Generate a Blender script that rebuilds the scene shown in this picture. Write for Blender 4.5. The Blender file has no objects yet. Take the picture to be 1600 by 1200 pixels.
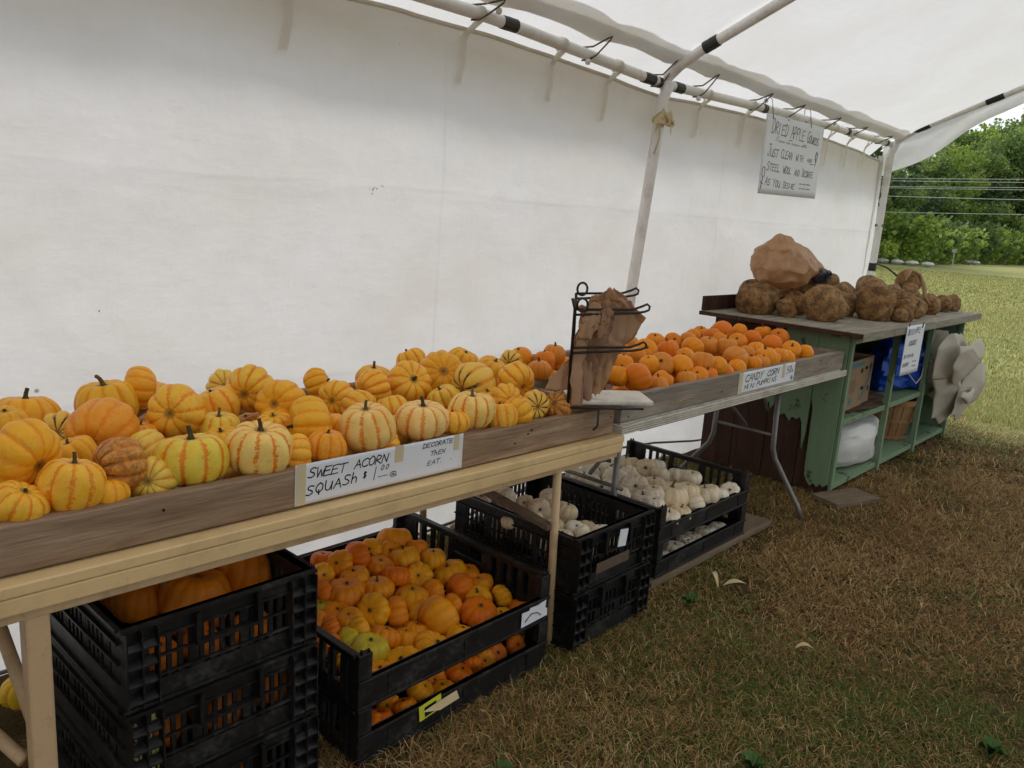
import bpy, bmesh, math, random
import numpy as np
from mathutils import Vector, Matrix, Euler, noise
random.seed(7); rng = np.random.default_rng(7)
R = math.radians
sc = bpy.context.scene
col = sc.collection

# ---------------------------------------------------------------- camera
cam_d = bpy.data.cameras.new('camera'); cam = bpy.data.objects.new('camera', cam_d); col.objects.link(cam)
th, pt, rl = R(42), R(12), R(4)
fw = Vector((math.cos(th)*math.cos(pt), math.sin(th)*math.cos(pt), -math.sin(pt)))
rt = Vector((math.sin(th), -math.cos(th), 0)); up = rt.cross(fw)
rt2 = math.cos(rl)*rt + math.sin(rl)*up; up2 = -math.sin(rl)*rt + math.cos(rl)*up
cam.matrix_world = Matrix(((rt2.x, up2.x, -fw.x, 0), (rt2.y, up2.y, -fw.y, 0), (rt2.z, up2.z, -fw.z, 1.5), (0, 0, 0, 1)))
cam_d.sensor_width = 36; cam_d.lens = 36*1250/1600; cam_d.clip_start = .05; cam_d.clip_end = 2000
sc.camera = cam

# ---------------------------------------------------------------- light
w = bpy.data.worlds.new('World'); sc.world = w; w.use_nodes = True
nt = w.node_tree; bg = nt.nodes['Background']
SUN_EL, SUN_AZ = R(52), R(75)      # azimuth measured from +X towards +Y
sky = nt.nodes.new('ShaderNodeTexSky'); sky.sky_type = 'NISHITA'; sky.sun_disc = False
sky.sun_elevation = SUN_EL; sky.sun_rotation = R(90)-SUN_AZ; sky.air_density = 1.0; sky.dust_density = 3.5; sky.ozone_density = 1.0
mx = nt.nodes.new('ShaderNodeMixRGB'); mx.inputs[0].default_value = .6      # thin bright cloud veils the blue
mx.inputs[2].default_value = (9.2, 9.5, 9.7, 1)
nt.links.new(sky.outputs[0], mx.inputs[1]); nt.links.new(mx.outputs[0], bg.inputs[0])
bg.inputs[1].default_value = .10
sun_d = bpy.data.lights.new('sun', 'SUN'); sun_d.energy = 1.3; sun_d.angle = R(14); sun_d.color = (1, .95, .86)
sun = bpy.data.objects.new('sun', sun_d); col.objects.link(sun); sun.location = (0, 0, 30)
sd = Vector((math.cos(SUN_EL)*math.cos(SUN_AZ), math.cos(SUN_EL)*math.sin(SUN_AZ), math.sin(SUN_EL)))
sun.rotation_euler = sd.to_track_quat('Z', 'Y').to_euler()
sc.view_settings.view_transform = 'Standard'; sc.view_settings.look = 'None'
sc.view_settings.exposure = 0.62; sc.view_settings.gamma = 1.0; sc.view_settings.use_curve_mapping = False
sc.render.engine = 'CYCLES'; sc.cycles.use_denoising = True
sc.cycles.max_bounces = 9; sc.cycles.diffuse_bounces = 6; sc.cycles.glossy_bounces = 3; sc.cycles.transmission_bounces = 6

# ---------------------------------------------------------------- helpers
def tag(o, label=None, cat=None, group=None, kind=None):
    if label: o['label'] = label
    if cat: o['category'] = cat
    if group: o['group'] = group
    if kind: o['kind'] = kind
    return o
def empty(name, loc=(0, 0, 0), rot=(0, 0, 0), parent=None):
    o = bpy.data.objects.new(name, None); col.objects.link(o); o.location = loc; o.rotation_euler = rot
    o.empty_display_size = .1
    if parent: o.parent = parent
    return o
class MB:
    def __init__(s): s.v = []; s.f = []; s.c = []
    def add(s, vs, fs):
        n = len(s.v); s.v += [tuple(v) for v in vs]; s.f += [tuple(i+n for i in f) for f in fs]; return s
    def box(s, x0, x1, y0, y1, z0, z1, M=None):
        vs = [Vector((x, y, z)) for x in (x0, x1) for y in (y0, y1) for z in (z0, z1)]
        if M is not None: vs = [M @ v for v in vs]
        return s.add(vs, [(0, 1, 3, 2), (4, 6, 7, 5), (0, 4, 5, 1), (2, 3, 7, 6), (0, 2, 6, 4), (1, 5, 7, 3)])
    def tube(s, pts, r, seg=8, cap=True):
        pts = [Vector(p) for p in pts]; n = len(pts); rs = r if isinstance(r, (list, tuple)) else [r]*n
        vs = []; prev = None
        for i, p in enumerate(pts):
            d = (pts[min(i+1, n-1)]-pts[max(i-1, 0)]).normalized()
            if prev is None:
                a = Vector((0, 0, 1)) if abs(d.z) < .9 else Vector((1, 0, 0)); a = (a-d*a.dot(d)).normalized()
            else: a = (prev-d*prev.dot(d)).normalized()
            prev = a; b = d.cross(a)
            for k in range(seg):
                t = 2*math.pi*k/seg; vs.append(p+(a*math.cos(t)+b*math.sin(t))*rs[i])
        fs = [(i*seg+k, i*seg+(k+1) % seg, (i+1)*seg+(k+1) % seg, (i+1)*seg+k) for i in range(n-1) for k in range(seg)]
        if cap: fs += [tuple(range(seg))[::-1], tuple((n-1)*seg+k for k in range(seg))]
        return s.add(vs, fs)
    def poly(s, pts, z0, z1, M=None):      # extruded outline in local XY
        n = len(pts); vs = [Vector((x, y, z)) for z in (z0, z1) for x, y in pts]
        if M is not None: vs = [M @ v for v in vs]
        return s.add(vs, [tuple(range(n))[::-1], tuple(range(n, 2*n))]+[(i, (i+1) % n, n+(i+1) % n, n+i) for i in range(n)])
    def mesh(s, name, smooth=False):
        me = bpy.data.meshes.new(name); me.from_pydata(s.v, [], s.f)
        bm = bmesh.new(); bm.from_mesh(me); bmesh.ops.recalc_face_normals(bm, faces=bm.faces); bm.to_mesh(me); bm.free()
        if smooth: me.polygons.foreach_set('use_smooth', [True]*len(me.polygons))
        return me
    def build(s, name, mat, parent=None, bevel=0, smooth=False, loc=None, rot=None):
        return obj(name, s.mesh(name, smooth), mat, parent, bevel, loc, rot)
def obj(name, me, mat, parent=None, bevel=0, loc=None, rot=None):
    o = bpy.data.objects.new(name, me)
    if mat and not me.materials: me.materials.append(mat)
    col.objects.link(o)
    if parent: o.parent = parent
    if loc: o.location = loc
    if rot: o.rotation_euler = rot
    if bevel:
        m = o.modifiers.new('bevel', 'BEVEL'); m.width = bevel; m.segments = 2; m.limit_method = 'ANGLE'; m.harden_normals = False
    return o
def grid(name, nu, nv, fn, mat, parent=None, closed=False):
    vs = [fn(i/(nu-1), j/(nv-1)) for j in range(nv) for i in range(nu)]
    fs = [(j*nu+i, j*nu+i+1, (j+1)*nu+i+1, (j+1)*nu+i) for j in range(nv-1) for i in range(nu-1)]
    me = bpy.data.meshes.new(name); me.from_pydata(vs, [], fs); me.polygons.foreach_set('use_smooth', [True]*len(fs))
    return obj(name, me, mat, parent)
def copy_tree(o, parent=None):
    c = o.copy(); col.objects.link(c)
    if parent: c.parent = parent
    for ch in list(o.children): copy_tree(ch, c)
    return c
def fbm(x, y, z=0, o=4): return noise.fractal(Vector((x, y, z)), 1.0, 2.0, o)
def ridged(v, o=3):
    s = 0; a = .5
    for k in range(o):
        s += a*abs(noise.noise(v)); v = v*2.03+Vector((3.1, 1.7, 5.2)); a *= .5
    return s

# ---------------------------------------------------------------- materials
class NT:
    def __init__(s, name, rough=.6, spec=.3):
        s.m = bpy.data.materials.new(name); s.m.use_nodes = True; s.t = s.m.node_tree
        s.b = s.t.nodes['Principled BSDF']; s.b.inputs['Roughness'].default_value = rough
        s.b.inputs['Specular IOR Level'].default_value = spec; s.out = s.t.nodes['Material Output']
    def n(s, typ, **k):
        q = s.t.nodes.new('ShaderNode'+typ)
        for a, b in k.items(): setattr(q, a, b)
        return q
    def l(s, a, b): s.t.links.new(a, b)
    def put(s, sock, v):
        if isinstance(v, bpy.types.NodeSocket): s.l(v, sock)
        else: sock.default_value = v if not (isinstance(v, tuple) and len(v) == 3 and len(sock.default_value) == 4) else (*v, 1)
    def coord(s, scale=(1, 1, 1), kind='Object'):
        c = s.n('TexCoord'); m = s.n('Mapping'); s.l(c.outputs[kind], m.inputs[0]); m.inputs['Scale'].default_value = scale; return m.outputs[0]
    def noise(s, scale, detail=4, vec=None, rough=.55, dist=0):
        q = s.n('TexNoise'); q.inputs['Scale'].default_value = scale; q.inputs['Detail'].default_value = detail
        q.inputs['Roughness'].default_value = rough; q.inputs['Distortion'].default_value = dist
        s.l(vec if vec is not None else s.coord(), q.inputs['Vector']); return q.outputs[0]
    def ramp(s, f, *st):
        q = s.n('ValToRGB'); e = q.color_ramp.elements
        while len(e) < len(st): e.new(.5)
        for a, (p, c) in zip(e, st): a.position = p; a.color = (*c, 1) if isinstance(c, tuple) else (c, c, c, 1)
        s.l(f, q.inputs[0]); return q.outputs[0]
    def mix(s, f, a, b, t='MIX'):
        q = s.n('MixRGB', blend_type=t); s.put(q.inputs[0], f); s.put(q.inputs[1], a); s.put(q.inputs[2], b); return q.outputs[0]
    def math(s, op, a, b=0., c=None, clamp=False):
        q = s.n('Math', operation=op, use_clamp=clamp); s.put(q.inputs[0], a); s.put(q.inputs[1], b)
        if c is not None: s.put(q.inputs[2], c)
        return q.outputs[0]
    def attr(s, name, typ='GEOMETRY', o='Fac'):
        q = s.n('Attribute', attribute_type=typ, attribute_name=name); return q.outputs[o]
    def rand(s): return s.n('ObjectInfo').outputs['Random']
    def col(s, c): s.put(s.b.inputs['Base Color'], c); return s
    def bump(s, h, st=.3, d=.01):
        q = s.n('Bump'); q.inputs['Strength'].default_value = st; q.inputs['Distance'].default_value = d
        s.l(h, q.inputs['Height']); s.l(q.outputs[0], s.b.inputs['Normal']); return s
def wood(name, a, b, c, rough=.75, sc_=(1.5, 14, 14), axis=None, knots=True):
    t = NT(name, rough, .2); v = t.coord(sc_)
    # every board gets its own grain
    off = t.n('VectorMath', operation='ADD'); t.l(v, off.inputs[0]); cx = t.n('CombineXYZ'); r = t.math('MULTIPLY', t.rand(), 37.)
    for k in range(3): t.l(r, cx.inputs[k])
    t.l(cx.outputs[0], off.inputs[1]); v = off.outputs[0]
    g = t.noise(2.2, 8, v, .65, .6); g2 = t.noise(9, 3, v); big = t.noise(1.1, 3, t.coord((2, 2, 2)))
    fine = t.n('Mapping'); fine.inputs['Scale'].default_value = (1.6, 4.5, 4.5) if sc_[0] < sc_[1] else (4.5, 4.5, 1.6); t.l(v, fine.inputs[0]); g3 = t.noise(2.4, 6, fine.outputs[0], .6, .3)
    cc = t.ramp(t.math('ADD', t.math('MULTIPLY', g, .62), t.math('MULTIPLY', g3, .38)), (.36, a), (.5, b), (.64, c))
    cc = t.mix(t.ramp(g3, (.58, 0.), (.7, .6)), cc, tuple(x*.5 for x in a))
    cc = t.mix(t.math('MULTIPLY', g2, .45), cc, tuple(x*.45 for x in a))
    cc = t.mix(t.ramp(big, (.45, 0.), (.62, .5)), cc, tuple(x*.6 for x in b))
    if knots:
        vo = t.n('TexVoronoi'); vo.inputs['Scale'].default_value = 5.5; t.l(t.coord((1, 2.2, 2.2)), vo.inputs['Vector'])
        cc = t.mix(t.ramp(vo.outputs['Distance'], (.035, .85), (.075, 0.)), cc, (.03, .018, .01))
    t.col(cc); t.bump(t.math('ADD', g, g2), .5, .004); return t.m
def plain(name, c, rough=.5, spec=.4, var=.15, scale=20, bump=.0, metal=0):
    t = NT(name, rough, spec); n = t.noise(scale, 5)
    t.col(t.mix(n, tuple(x*(1-var) for x in c), tuple(min(1, x*(1+var)) for x in c)))
    if bump: t.bump(n, bump, .005)
    t.b.inputs['Metallic'].default_value = metal; return t.m
def painted_dirty(name, c, dirt, amt=.5, rough=.5, scale=7):
    t = NT(name, rough, .35); n = t.noise(scale, 8, None, .7); n2 = t.noise(70, 4)
    f = t.math('MULTIPLY', t.ramp(n, (.5, 0.), (.68, 1.)), amt)
    s2 = t.ramp(n2, (.64, 0.), (.72, .8))
    cc = t.mix(f, c, dirt); cc = t.mix(t.math('MULTIPLY', s2, amt), cc, dirt)
    t.col(cc); t.bump(n2, .15, .002); return t.m
def tarp(name, c, stain=(.55, .46, .3), trans=.55, weave=True, top=None):
    t = NT(name, .7, .15)
    n = t.noise(1.3, 6, t.coord((1, 1, 1.6)), .6); n2 = t.noise(28, 4, t.coord((.35, 1, 1)), .6); n3 = t.noise(28, 4, t.coord((1, 1, .3)), .6)
    cc = t.mix(t.ramp(n, (.4, 0.), (.68, .6)), c, tuple(x*y for x, y in zip(c, (.9, .87, .8))))
    cc = t.mix(t.ramp(t.math('MULTIPLY', n2, n3), (.2, 0.), (.42, .3)), cc, tuple(x*.9 for x in c))
    vo = t.n('TexVoronoi'); vo.inputs['Scale'].default_value = 2.1; t.l(t.coord(), vo.inputs['Vector'])
    cc = t.mix(t.ramp(vo.outputs['Distance'], (.008, .8), (.02, 0.)), cc, (.12, .1, .06))
    if top is not None:      # old water stain along the hem, its edge wandering
        sp = t.n('SeparateXYZ'); t.l(t.coord(), sp.inputs[0])
        h = t.math('ADD', sp.outputs[2], t.math('MULTIPLY', t.noise(1.6, 5, t.coord((.5, 1, 2))), .5))
        cc = t.mix(t.ramp(t.math('SUBTRACT', h, top), (.0, 0.), (.3, .42)), cc, stain)
    if top is not None:      # welded seams and old fold lines
        wob = t.math('MULTIPLY', t.noise(1.1, 3), .05)
        for ax, at_, per in ((2, 1.585, 0), (2, .84, 0), (0, .9, 2.4)):
            q = t.math('SUBTRACT', t.math('ADD', sp.outputs[ax], wob), at_)
            if per: q = t.math('PINGPONG', q, per/2)
            ln = t.ramp(t.math('ABSOLUTE', q), (.003, .3), (.012, 0.)); ln = t.math('MULTIPLY', ln, t.ramp(t.noise(2.3, 3), (.35, 0.), (.6, 1.))); cc = t.mix(ln, cc, tuple(x*.72 for x in c))
    t.put(t.b.inputs['Base Color'], cc)
    tr = t.n('BsdfTranslucent'); t.l(cc, tr.inputs[0]); ms = t.n('MixShader'); ms.inputs[0].default_value = trans
    t.l(t.b.outputs[0], ms.inputs[1]); t.l(tr.outputs[0], ms.inputs[2]); t.l(ms.outputs[0], t.out.inputs[0])
    if weave:
        bp = t.n('Bump'); bp.inputs['Strength'].default_value = .35; bp.inputs['Distance'].default_value = .006
        t.l(t.math('ADD', t.math('ADD', n2, n3), t.math('ADD', t.math('MULTIPLY', t.noise(5, 6, t.coord((.6, 1, 1))), 1.6), t.math('MULTIPLY', t.math('ABSOLUTE', t.math('SUBTRACT', t.noise(1.7, 8, t.coord((1, 1, .7)), .5), .5)), 14.))), bp.inputs['Height'])
        t.l(bp.outputs[0], t.b.inputs['Normal']); t.l(bp.outputs[0], tr.inputs['Normal'])
    return t.m
M = {}
M['tray_wood'] = wood('tray wood', (.2, .12, .07), (.38, .25, .155), (.56, .42, .29))
M['grey_wood'] = wood('grey tray wood', (.2, .16, .125), (.33, .275, .22), (.45, .4, .33))
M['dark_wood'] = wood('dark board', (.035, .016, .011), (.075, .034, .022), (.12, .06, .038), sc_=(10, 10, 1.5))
M['block_wood'] = wood('block wood', (.12, .08, .05), (.22, .16, .1), (.3, .23, .15))
M['beige'] = painted_dirty('beige table top', (.76, .54, .27), (.2, .13, .06), .3, .42, 4)
M['beige_metal'] = painted_dirty('beige leg paint', (.62, .43, .24), (.12, .07, .04), .35, .4, 9)
M['white_plastic'] = painted_dirty('white moulded top', (.7, .65, .56), (.3, .25, .19), .6, .4)
M['grey_metal'] = plain('grey tube', (.2, .185, .17), .45, .5, .25, 30, 0, .5)
M['white_pipe'] = painted_dirty('white pipe', (.78, .76, .72), (.35, .3, .24), .45, .35)
M['black_tape'] = plain('black tape', (.012, .012, .012), .45, .5)
M['black_wire'] = plain('black wire', (.01, .01, .01), .35, .5)
M['wall'] = tarp('wall tarp', (.765, .77, .785), trans=.56, top=2.15)
M['roof'] = tarp('roof tarp', (.755, .765, .785), trans=.5)
M['hem'] = tarp('hem tarp', (.8, .77, .7), trans=.5)
M['strap'] = plain('strap', (.6, .56, .48), .8, .1)
M['bungee'] = plain('bungee', (.14, .11, .08), .7, .2)
M['ball'] = plain('ball', (.75, .74, .7), .4, .4)
M['paper'] = plain('sign card', (.76, .77, .8), .6, .2, .04, 8, .05)
M['tape'] = plain('masking tape', (.62, .52, .33), .6, .2, .1)
M['ink'] = plain('marker ink', (.008, .008, .01), .5, .3)
M['card_print'] = plain('brown print', (.12, .085, .06), .7, .2)
M['faint_ink'] = plain('faded marker ink', (.11, .115, .14), .6, .2)
def crate_mat():
    t = NT('black crate plastic', .42, .45); n = t.noise(9, 6, None, .65); n2 = t.noise(60, 3)
    t.col(t.mix(t.ramp(t.math('MULTIPLY', n, n2), (.25, 0.), (.42, .8)), (.006, .006, .0065), (.05, .046, .04)))
    t.put(t.b.inputs['Roughness'], t.ramp(n, (.3, .32), (.7, .62))); t.bump(n2, .12, .002); return t.m
M['crate'] = crate_mat()
def green_paint():
    t = NT('worn green paint', .7, .2); v = t.coord((12, 12, 1.2)); g = t.noise(2.5, 7, v, .65, .3); n = t.noise(6, 8, None, .75)
    c = t.mix(g, (.13, .21, .115), (.23, .32, .195)); c = t.mix(t.ramp(n, (.58, 0.), (.64, .9)), c, (.06, .05, .035))
    c = t.mix(t.ramp(t.noise(2, 3), (.5, 0.), (.7, .5)), c, (.19, .23, .17))
    t.col(c); t.bump(t.math('ADD', g, n), .4, .004); return t.m
M['green'] = green_paint()
M['top_paint'] = wood('chalky top board', (.17, .14, .1), (.34, .3, .23), (.52, .48, .4), knots=False)
def squash_mat():
    t = NT('squash rind', .4, .22); base = t.n('ObjectInfo'); bc = base.outputs['Color']
    rib = t.attr('rib'); lat = t.attr('lat'); v = t.coord((1, 1, .5)); co = t.coord()
    off = t.n('VectorMath', operation='ADD'); cx = t.n('CombineXYZ'); rr = t.math('MULTIPLY', base.outputs['Random'], 23.)
    for k in range(3): t.l(rr, cx.inputs[k])
    t.l(co, off.inputs[0]); t.l(cx.outputs[0], off.inputs[1]); co = off.outputs[0]
    n1 = t.noise(5, 6, co, .7); n2 = t.noise(14, 5, co, .7); n3 = t.noise(2, 3, co)
    st = t.attr('stripe', 'OBJECT'); gr = t.attr('green', 'OBJECT'); rot = t.attr('rot', 'OBJECT')
    # stripes lie along the grooves, ragged edges
    e = t.math('ADD', rib, t.math('MULTIPLY', t.math('SUBTRACT', n2, .5), 1.5))
    e = t.math('ADD', e, t.math('MULTIPLY', t.math('SUBTRACT', n1, .5), 1.1))
    f = t.ramp(e, (.5, 1.), (.62, 0.)); f = t.math('MULTIPLY', f, st)
    pale = t.mix(t.math('MULTIPLY', t.ramp(n1, (.42, 0.), (.66, .4)), st), bc, (.9, .68, .2))
    bc2 = t.mix(t.ramp(n3, (.4, 0.), (.72, .45)), pale, t.mix(st, t.mix(.5, bc, (.5, .2, .02)), (.86, .36, .02)))
    c = t.mix(f, bc2, (.8, .2, .006))
    fr = t.ramp(t.noise(26, 3, co, .8), (.56, 0.), (.63, .75)); c = t.mix(t.math('MULTIPLY', fr, t.math('MULTIPLY', st, .6)), c, (.78, .3, .02))
    gv = t.math('MULTIPLY', t.ramp(rib, (.3, .75), (.75, 0.)), t.math('SUBTRACT', 1., st, clamp=True)); c = t.mix(gv, c, t.mix(1., c, (.92, .76, .5), 'MULTIPLY'))  # deeper orange in the grooves, partly pigment, partly painted shade to define the ribs
    sp = t.ramp(t.noise(40, 2, co, .8), (.62, 0.), (.69, .6)); c = t.mix(sp, c, t.mix(.65, c, (.1, .04, .01)))
    e2 = t.math('ADD', t.math('SUBTRACT', 1., rib), t.math('MULTIPLY', t.math('SUBTRACT', n2, .5), 1.3))
    gz = t.math('MULTIPLY', t.ramp(e2, (.36, 0.), (.5, 1.)), t.ramp(lat, (.16, 1.), (.34, 0.)))
    gz = t.math('MAXIMUM', gz, t.math('MULTIPLY', t.ramp(n2, (.6, 0.), (.68, .8)), t.ramp(n1, (.52, 0.), (.6, 1.))))
    c = t.mix(t.math('MULTIPLY', gz, gr), c, (.03, .05, .012))
    rn = t.ramp(n1, (.36, 0.), (.6, 1.)); c = t.mix(t.math('MULTIPLY', rn, rot), c, (.3, .1, .02))
    d = t.ramp(t.math('ABSOLUTE', t.math('SUBTRACT', lat, .5)), (.4945, 0.), (.4992, .9)); c = t.mix(d, c, (.07, .045, .02))
    dirt = t.ramp(t.noise(3.3, 7, co, .75), (.56, 0.), (.72, .4)); c = t.mix(dirt, c, t.mix(.5, c, (.2, .08, .015)))
    t.col(c); t.bump(t.math('ADD', n2, n1), .12, .02)
    t.b.inputs['Subsurface Weight'].default_value = .0; t.put(t.b.inputs['Roughness'], t.ramp(n1, (.3, .3), (.7, .5))); return t.m
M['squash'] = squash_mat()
M['stem'] = (lambda t: (t.col(t.mix(t.noise(8, 4, t.coord((3, 3, .6))), t.n('ObjectInfo').outputs['Color'], (.16, .12, .05))), t.bump(t.noise(14, 3, t.coord((4, 4, .5))), .5, .03), t.m)[2])(NT('dry stem', .8, .15))
def gourd_mat():
    t = NT('dried gourd skin', .85, .12); co = t.coord(); off = t.n('VectorMath', operation='ADD'); cx = t.n('CombineXYZ'); oi = t.n('ObjectInfo')
    rr = t.math('MULTIPLY', oi.outputs['Random'], 31.)
    for k in range(3): t.l(rr, cx.inputs[k])
    t.l(co, off.inputs[0]); t.l(cx.outputs[0], off.inputs[1]); co = off.outputs[0]
    n1 = t.noise(2.2, 6, co, .65); n2 = t.noise(11, 6, co, .75); n3 = t.noise(38, 3, co, .8)
    c = t.ramp(n1, (.36, (.06, .032, .016)), (.46, (.19, .095, .035)), (.55, (.38, .2, .07)), (.68, (.5, .32, .14)))
    c = t.mix(.4, c, oi.outputs['Color'])
    c = t.mix(t.ramp(n2, (.5, 0.), (.64, .8)), c, (.055, .033, .02)); c = t.mix(t.ramp(n3, (.6, 0.), (.72, .5)), c, (.45, .34, .2))
    t.put(t.b.inputs['Roughness'], t.ramp(n2, (.4, .5), (.6, .9))); t.col(c); t.bump(t.math('ADD', n2, n3), .28, .04); return t.m
M['gourd'] = gourd_mat()
def bag_mat(name, a, b, trans=.25, rough=.6):
    t = NT(name, rough, .3); n = t.noise(3, 6, None, .6); c = t.mix(n, a, b); t.put(t.b.inputs['Base Color'], c)
    tr = t.n('BsdfTranslucent'); t.l(c, tr.inputs[0]); ms = t.n('MixShader'); ms.inputs[0].default_value = trans
    t.l(t.b.outputs[0], ms.inputs[1]); t.l(tr.outputs[0], ms.inputs[2]); t.l(ms.outputs[0], t.out.inputs[0])
    t.bump(t.noise(16, 7, None, .6, .8), .5, .008); return t.m
M['brown_bag'] = bag_mat('tan plastic bag', (.54, .32, .17), (.68, .44, .26), .4, .3)
M['brown_bag2'] = bag_mat('brown plastic bag edges', (.3, .15, .085), (.42, .24, .14), .12, .42)
M['sack'] = bag_mat('white woven sack', (.6, .59, .54), (.76, .76, .72), .1, .45)
M['blue'] = bag_mat('blue tarp', (.008, .05, .35), (.02, .11, .6), .15, .35)
M['canvas'] = bag_mat('tan canvas', (.46, .41, .32), (.6, .55, .45), .15, .75)
M['card'] = wood('cardboard', (.25, .16, .09), (.35, .235, .14), (.42, .3, .19), .8, (30, 1.5, 1.5), knots=False)
M['card_teal'] = plain('teal print', (.06, .17, .2), .7, .2)
M['card_print'] = plain('brown print', (.12, .085, .06), .7, .2)
M['card_dark'] = plain('dark nail and hole shade', (.02, .014, .01), .9, .1)  # dark nail heads, and the shade painted in for the carton's hand holes
M['white_card'] = plain('pale carton', (.5, .48, .44), .8, .2, .15, 12)
M['basket'] = wood('basket splint', (.26, .13, .055), (.4, .22, .1), (.5, .31, .16), .6, (14, 14, 1.2), knots=False)
M['yellow_label'] = plain('yellow sticker', (.6, .62, .04), .4, .4)
M['husk'] = plain('dry husk', (.55, .43, .24), .8, .15, .2, 30)

# ---------------------------------------------------------------- ground, field
def inside(x, y): return (x < 7.9) & (y < 2.75) & (y > -3.8)
def patch(x, y, s, k):
    x = x*s+k*7.3; y = y*s-k*3.1
    return (np.sin(x*1.3+1.7*np.sin(y*.9+k))+np.sin(y*1.7+1.3*np.sin(x*1.1-k))+.6*np.sin(x*3.1+y*2.3+k)+.6*np.sin(y*4.1-x*2.7+2*k)+.4*np.sin(x*7.3+y*5.1))/3.6
def ground_h(x, y):
    return .012*patch(x, y, 1.6, 1)+.006*patch(x, y, 6, 2)
gx = np.unique(np.concatenate([np.linspace(-6, 12, 181), np.geomspace(12, 420, 40), -np.geomspace(6, 300, 24)]))
gy = np.unique(np.concatenate([np.linspace(-6, 6, 121), np.geomspace(6, 300, 34), -np.geomspace(6, 300, 34)]))
X, Y = np.meshgrid(gx, gy); near = np.exp(-np.hypot(X, Y)/30)
Zg = ground_h(X, Y)-.012
nx, ny = len(gx), len(gy)
me = bpy.data.meshes.new('ground')
idx = (np.arange(nx-1)[None, :]+np.arange(ny-1)[:, None]*nx).ravel()
me.from_pydata(np.stack([X.ravel(), Y.ravel(), Zg.ravel()], 1).tolist(), [], np.stack([idx, idx+1, idx+nx+1, idx+nx], 1).tolist())
me.polygons.foreach_set('use_smooth', [True]*len(me.polygons))
t = NT('field soil and turf', .95, .05); n1 = t.noise(.35, 6, None, .6); n2 = t.noise(3, 8, None, .75); n3 = t.noise(60, 3, None, .8)
spx = t.n('SeparateXYZ'); t.l(t.coord(), spx.inputs[0])
gcol = t.ramp(n2, (.3, (.26, .28, .09)), (.5, (.38, .38, .16)), (.7, (.48, .45, .24)))
gcol = t.mix(t.ramp(n1, (.4, 0.), (.65, .6)), gcol, (.46, .43, .2))
band = t.noise(.12, 4, t.coord((.5, 2.4, 1)), .6); gcol = t.mix(t.ramp(band, (.42, 0.), (.6, .5)), gcol, (.28, .33, .11))
dirt = t.ramp(n2, (.3, (.05, .032, .016)), (.7, (.17, .11, .05)))
e = t.math('ADD', spx.outputs[0], t.math('MULTIPLY', t.noise(1.2, 4), 1.6)); f = t.ramp(t.math('MULTIPLY_ADD', e, .1, -.3), (.5, 0.), (.62, 1.))
gc = t.mix(f, dirt, gcol); gc = t.mix(t.math('MULTIPLY', n3, .5), gc, (.03, .03, .01), 'MIX'); t.col(gc); t.bump(t.math('ADD', n2, n3), .6, .03)
tag(obj('ground', me, t.m), 'mown field of brown and green grass running from tent to woods', kind='structure')

def blades(name, x, y, L, wd, flat, colr, kindmat, tri2=True):
    n = len(x); z = ground_h(x, y)-.01
    a = rng.uniform(0, 2*np.pi, n); lean = flat; dx, dy = np.cos(a), np.sin(a); px, py = -dy, dx
    b = rng.normal(0, .3, n); ex, ey = np.cos(a+b), np.sin(a+b)
    p0 = np.stack([x, y, z], 1)
    up1 = np.cos(lean*.7); h1 = np.sin(lean*.7); up2_ = np.cos(np.minimum(lean*1.5, 1.75)); h2 = np.sin(np.minimum(lean*1.5, 1.75))
    p1 = p0+np.stack([dx*h1, dy*h1, up1], 1)*(L*.5)[:, None]
    p2 = p1+np.stack([ex*h2, ey*h2, up2_], 1)*(L*.5)[:, None]; p2[:, 2] = np.maximum(p2[:, 2], z+.004)
    wv = np.stack([px, py, np.zeros(n)], 1)*wd[:, None]
    V = np.stack([p0-wv, p0+wv, p1-wv*.8, p1+wv*.8, p2], 1).reshape(-1, 3)
    k = np.arange(n)*5
    F = np.stack([np.stack([k, k+1, k+3], 1), np.stack([k, k+3, k+2], 1), np.stack([k+2, k+3, k+4], 1)], 1).reshape(-1, 3)
    me = bpy.data.meshes.new(name); me.vertices.add(len(V)); me.vertices.foreach_set('co', V.astype(np.float32).ravel())
    me.loops.add(F.size); me.loops.foreach_set('vertex_index', F.astype(np.int32).ravel())
    me.polygons.add(len(F)); me.polygons.foreach_set('loop_start', np.arange(0, F.size, 3, dtype=np.int32))
    try: me.polygons.foreach_set('loop_total', np.full(len(F), 3, dtype=np.int32))
    except Exception: pass
    me.update(calc_edges=True); 
    ca = me.color_attributes.new('tone', 'FLOAT_COLOR', 'POINT'); C4 = np.ones((n, 5, 4), np.float32); C4[:, :, :3] = colr[:, None, :]; ca.data.foreach_set('color', C4.ravel())
    return obj(name, me, kindmat)
t = NT('grass blade', .7, .2); t.col(t.attr('tone', o='Color')); gm = t.m
tr = t.n('BsdfTranslucent'); t.l(t.attr('tone', o='Color'), tr.inputs[0]); ms = t.n('MixShader'); ms.inputs[0].default_value = .25
t.l(t.b.outputs[0], ms.inputs[1]); t.l(tr.outputs[0], ms.inputs[2]); t.l(ms.outputs[0], t.out.inputs[0])
straw = np.array([.43, .26, .095]); brown = np.array([.21, .115, .045]); pale = np.array([.58, .42, .2]); green = np.array([.12, .17, .03]); lime = np.array([.38, .41, .15])
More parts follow.
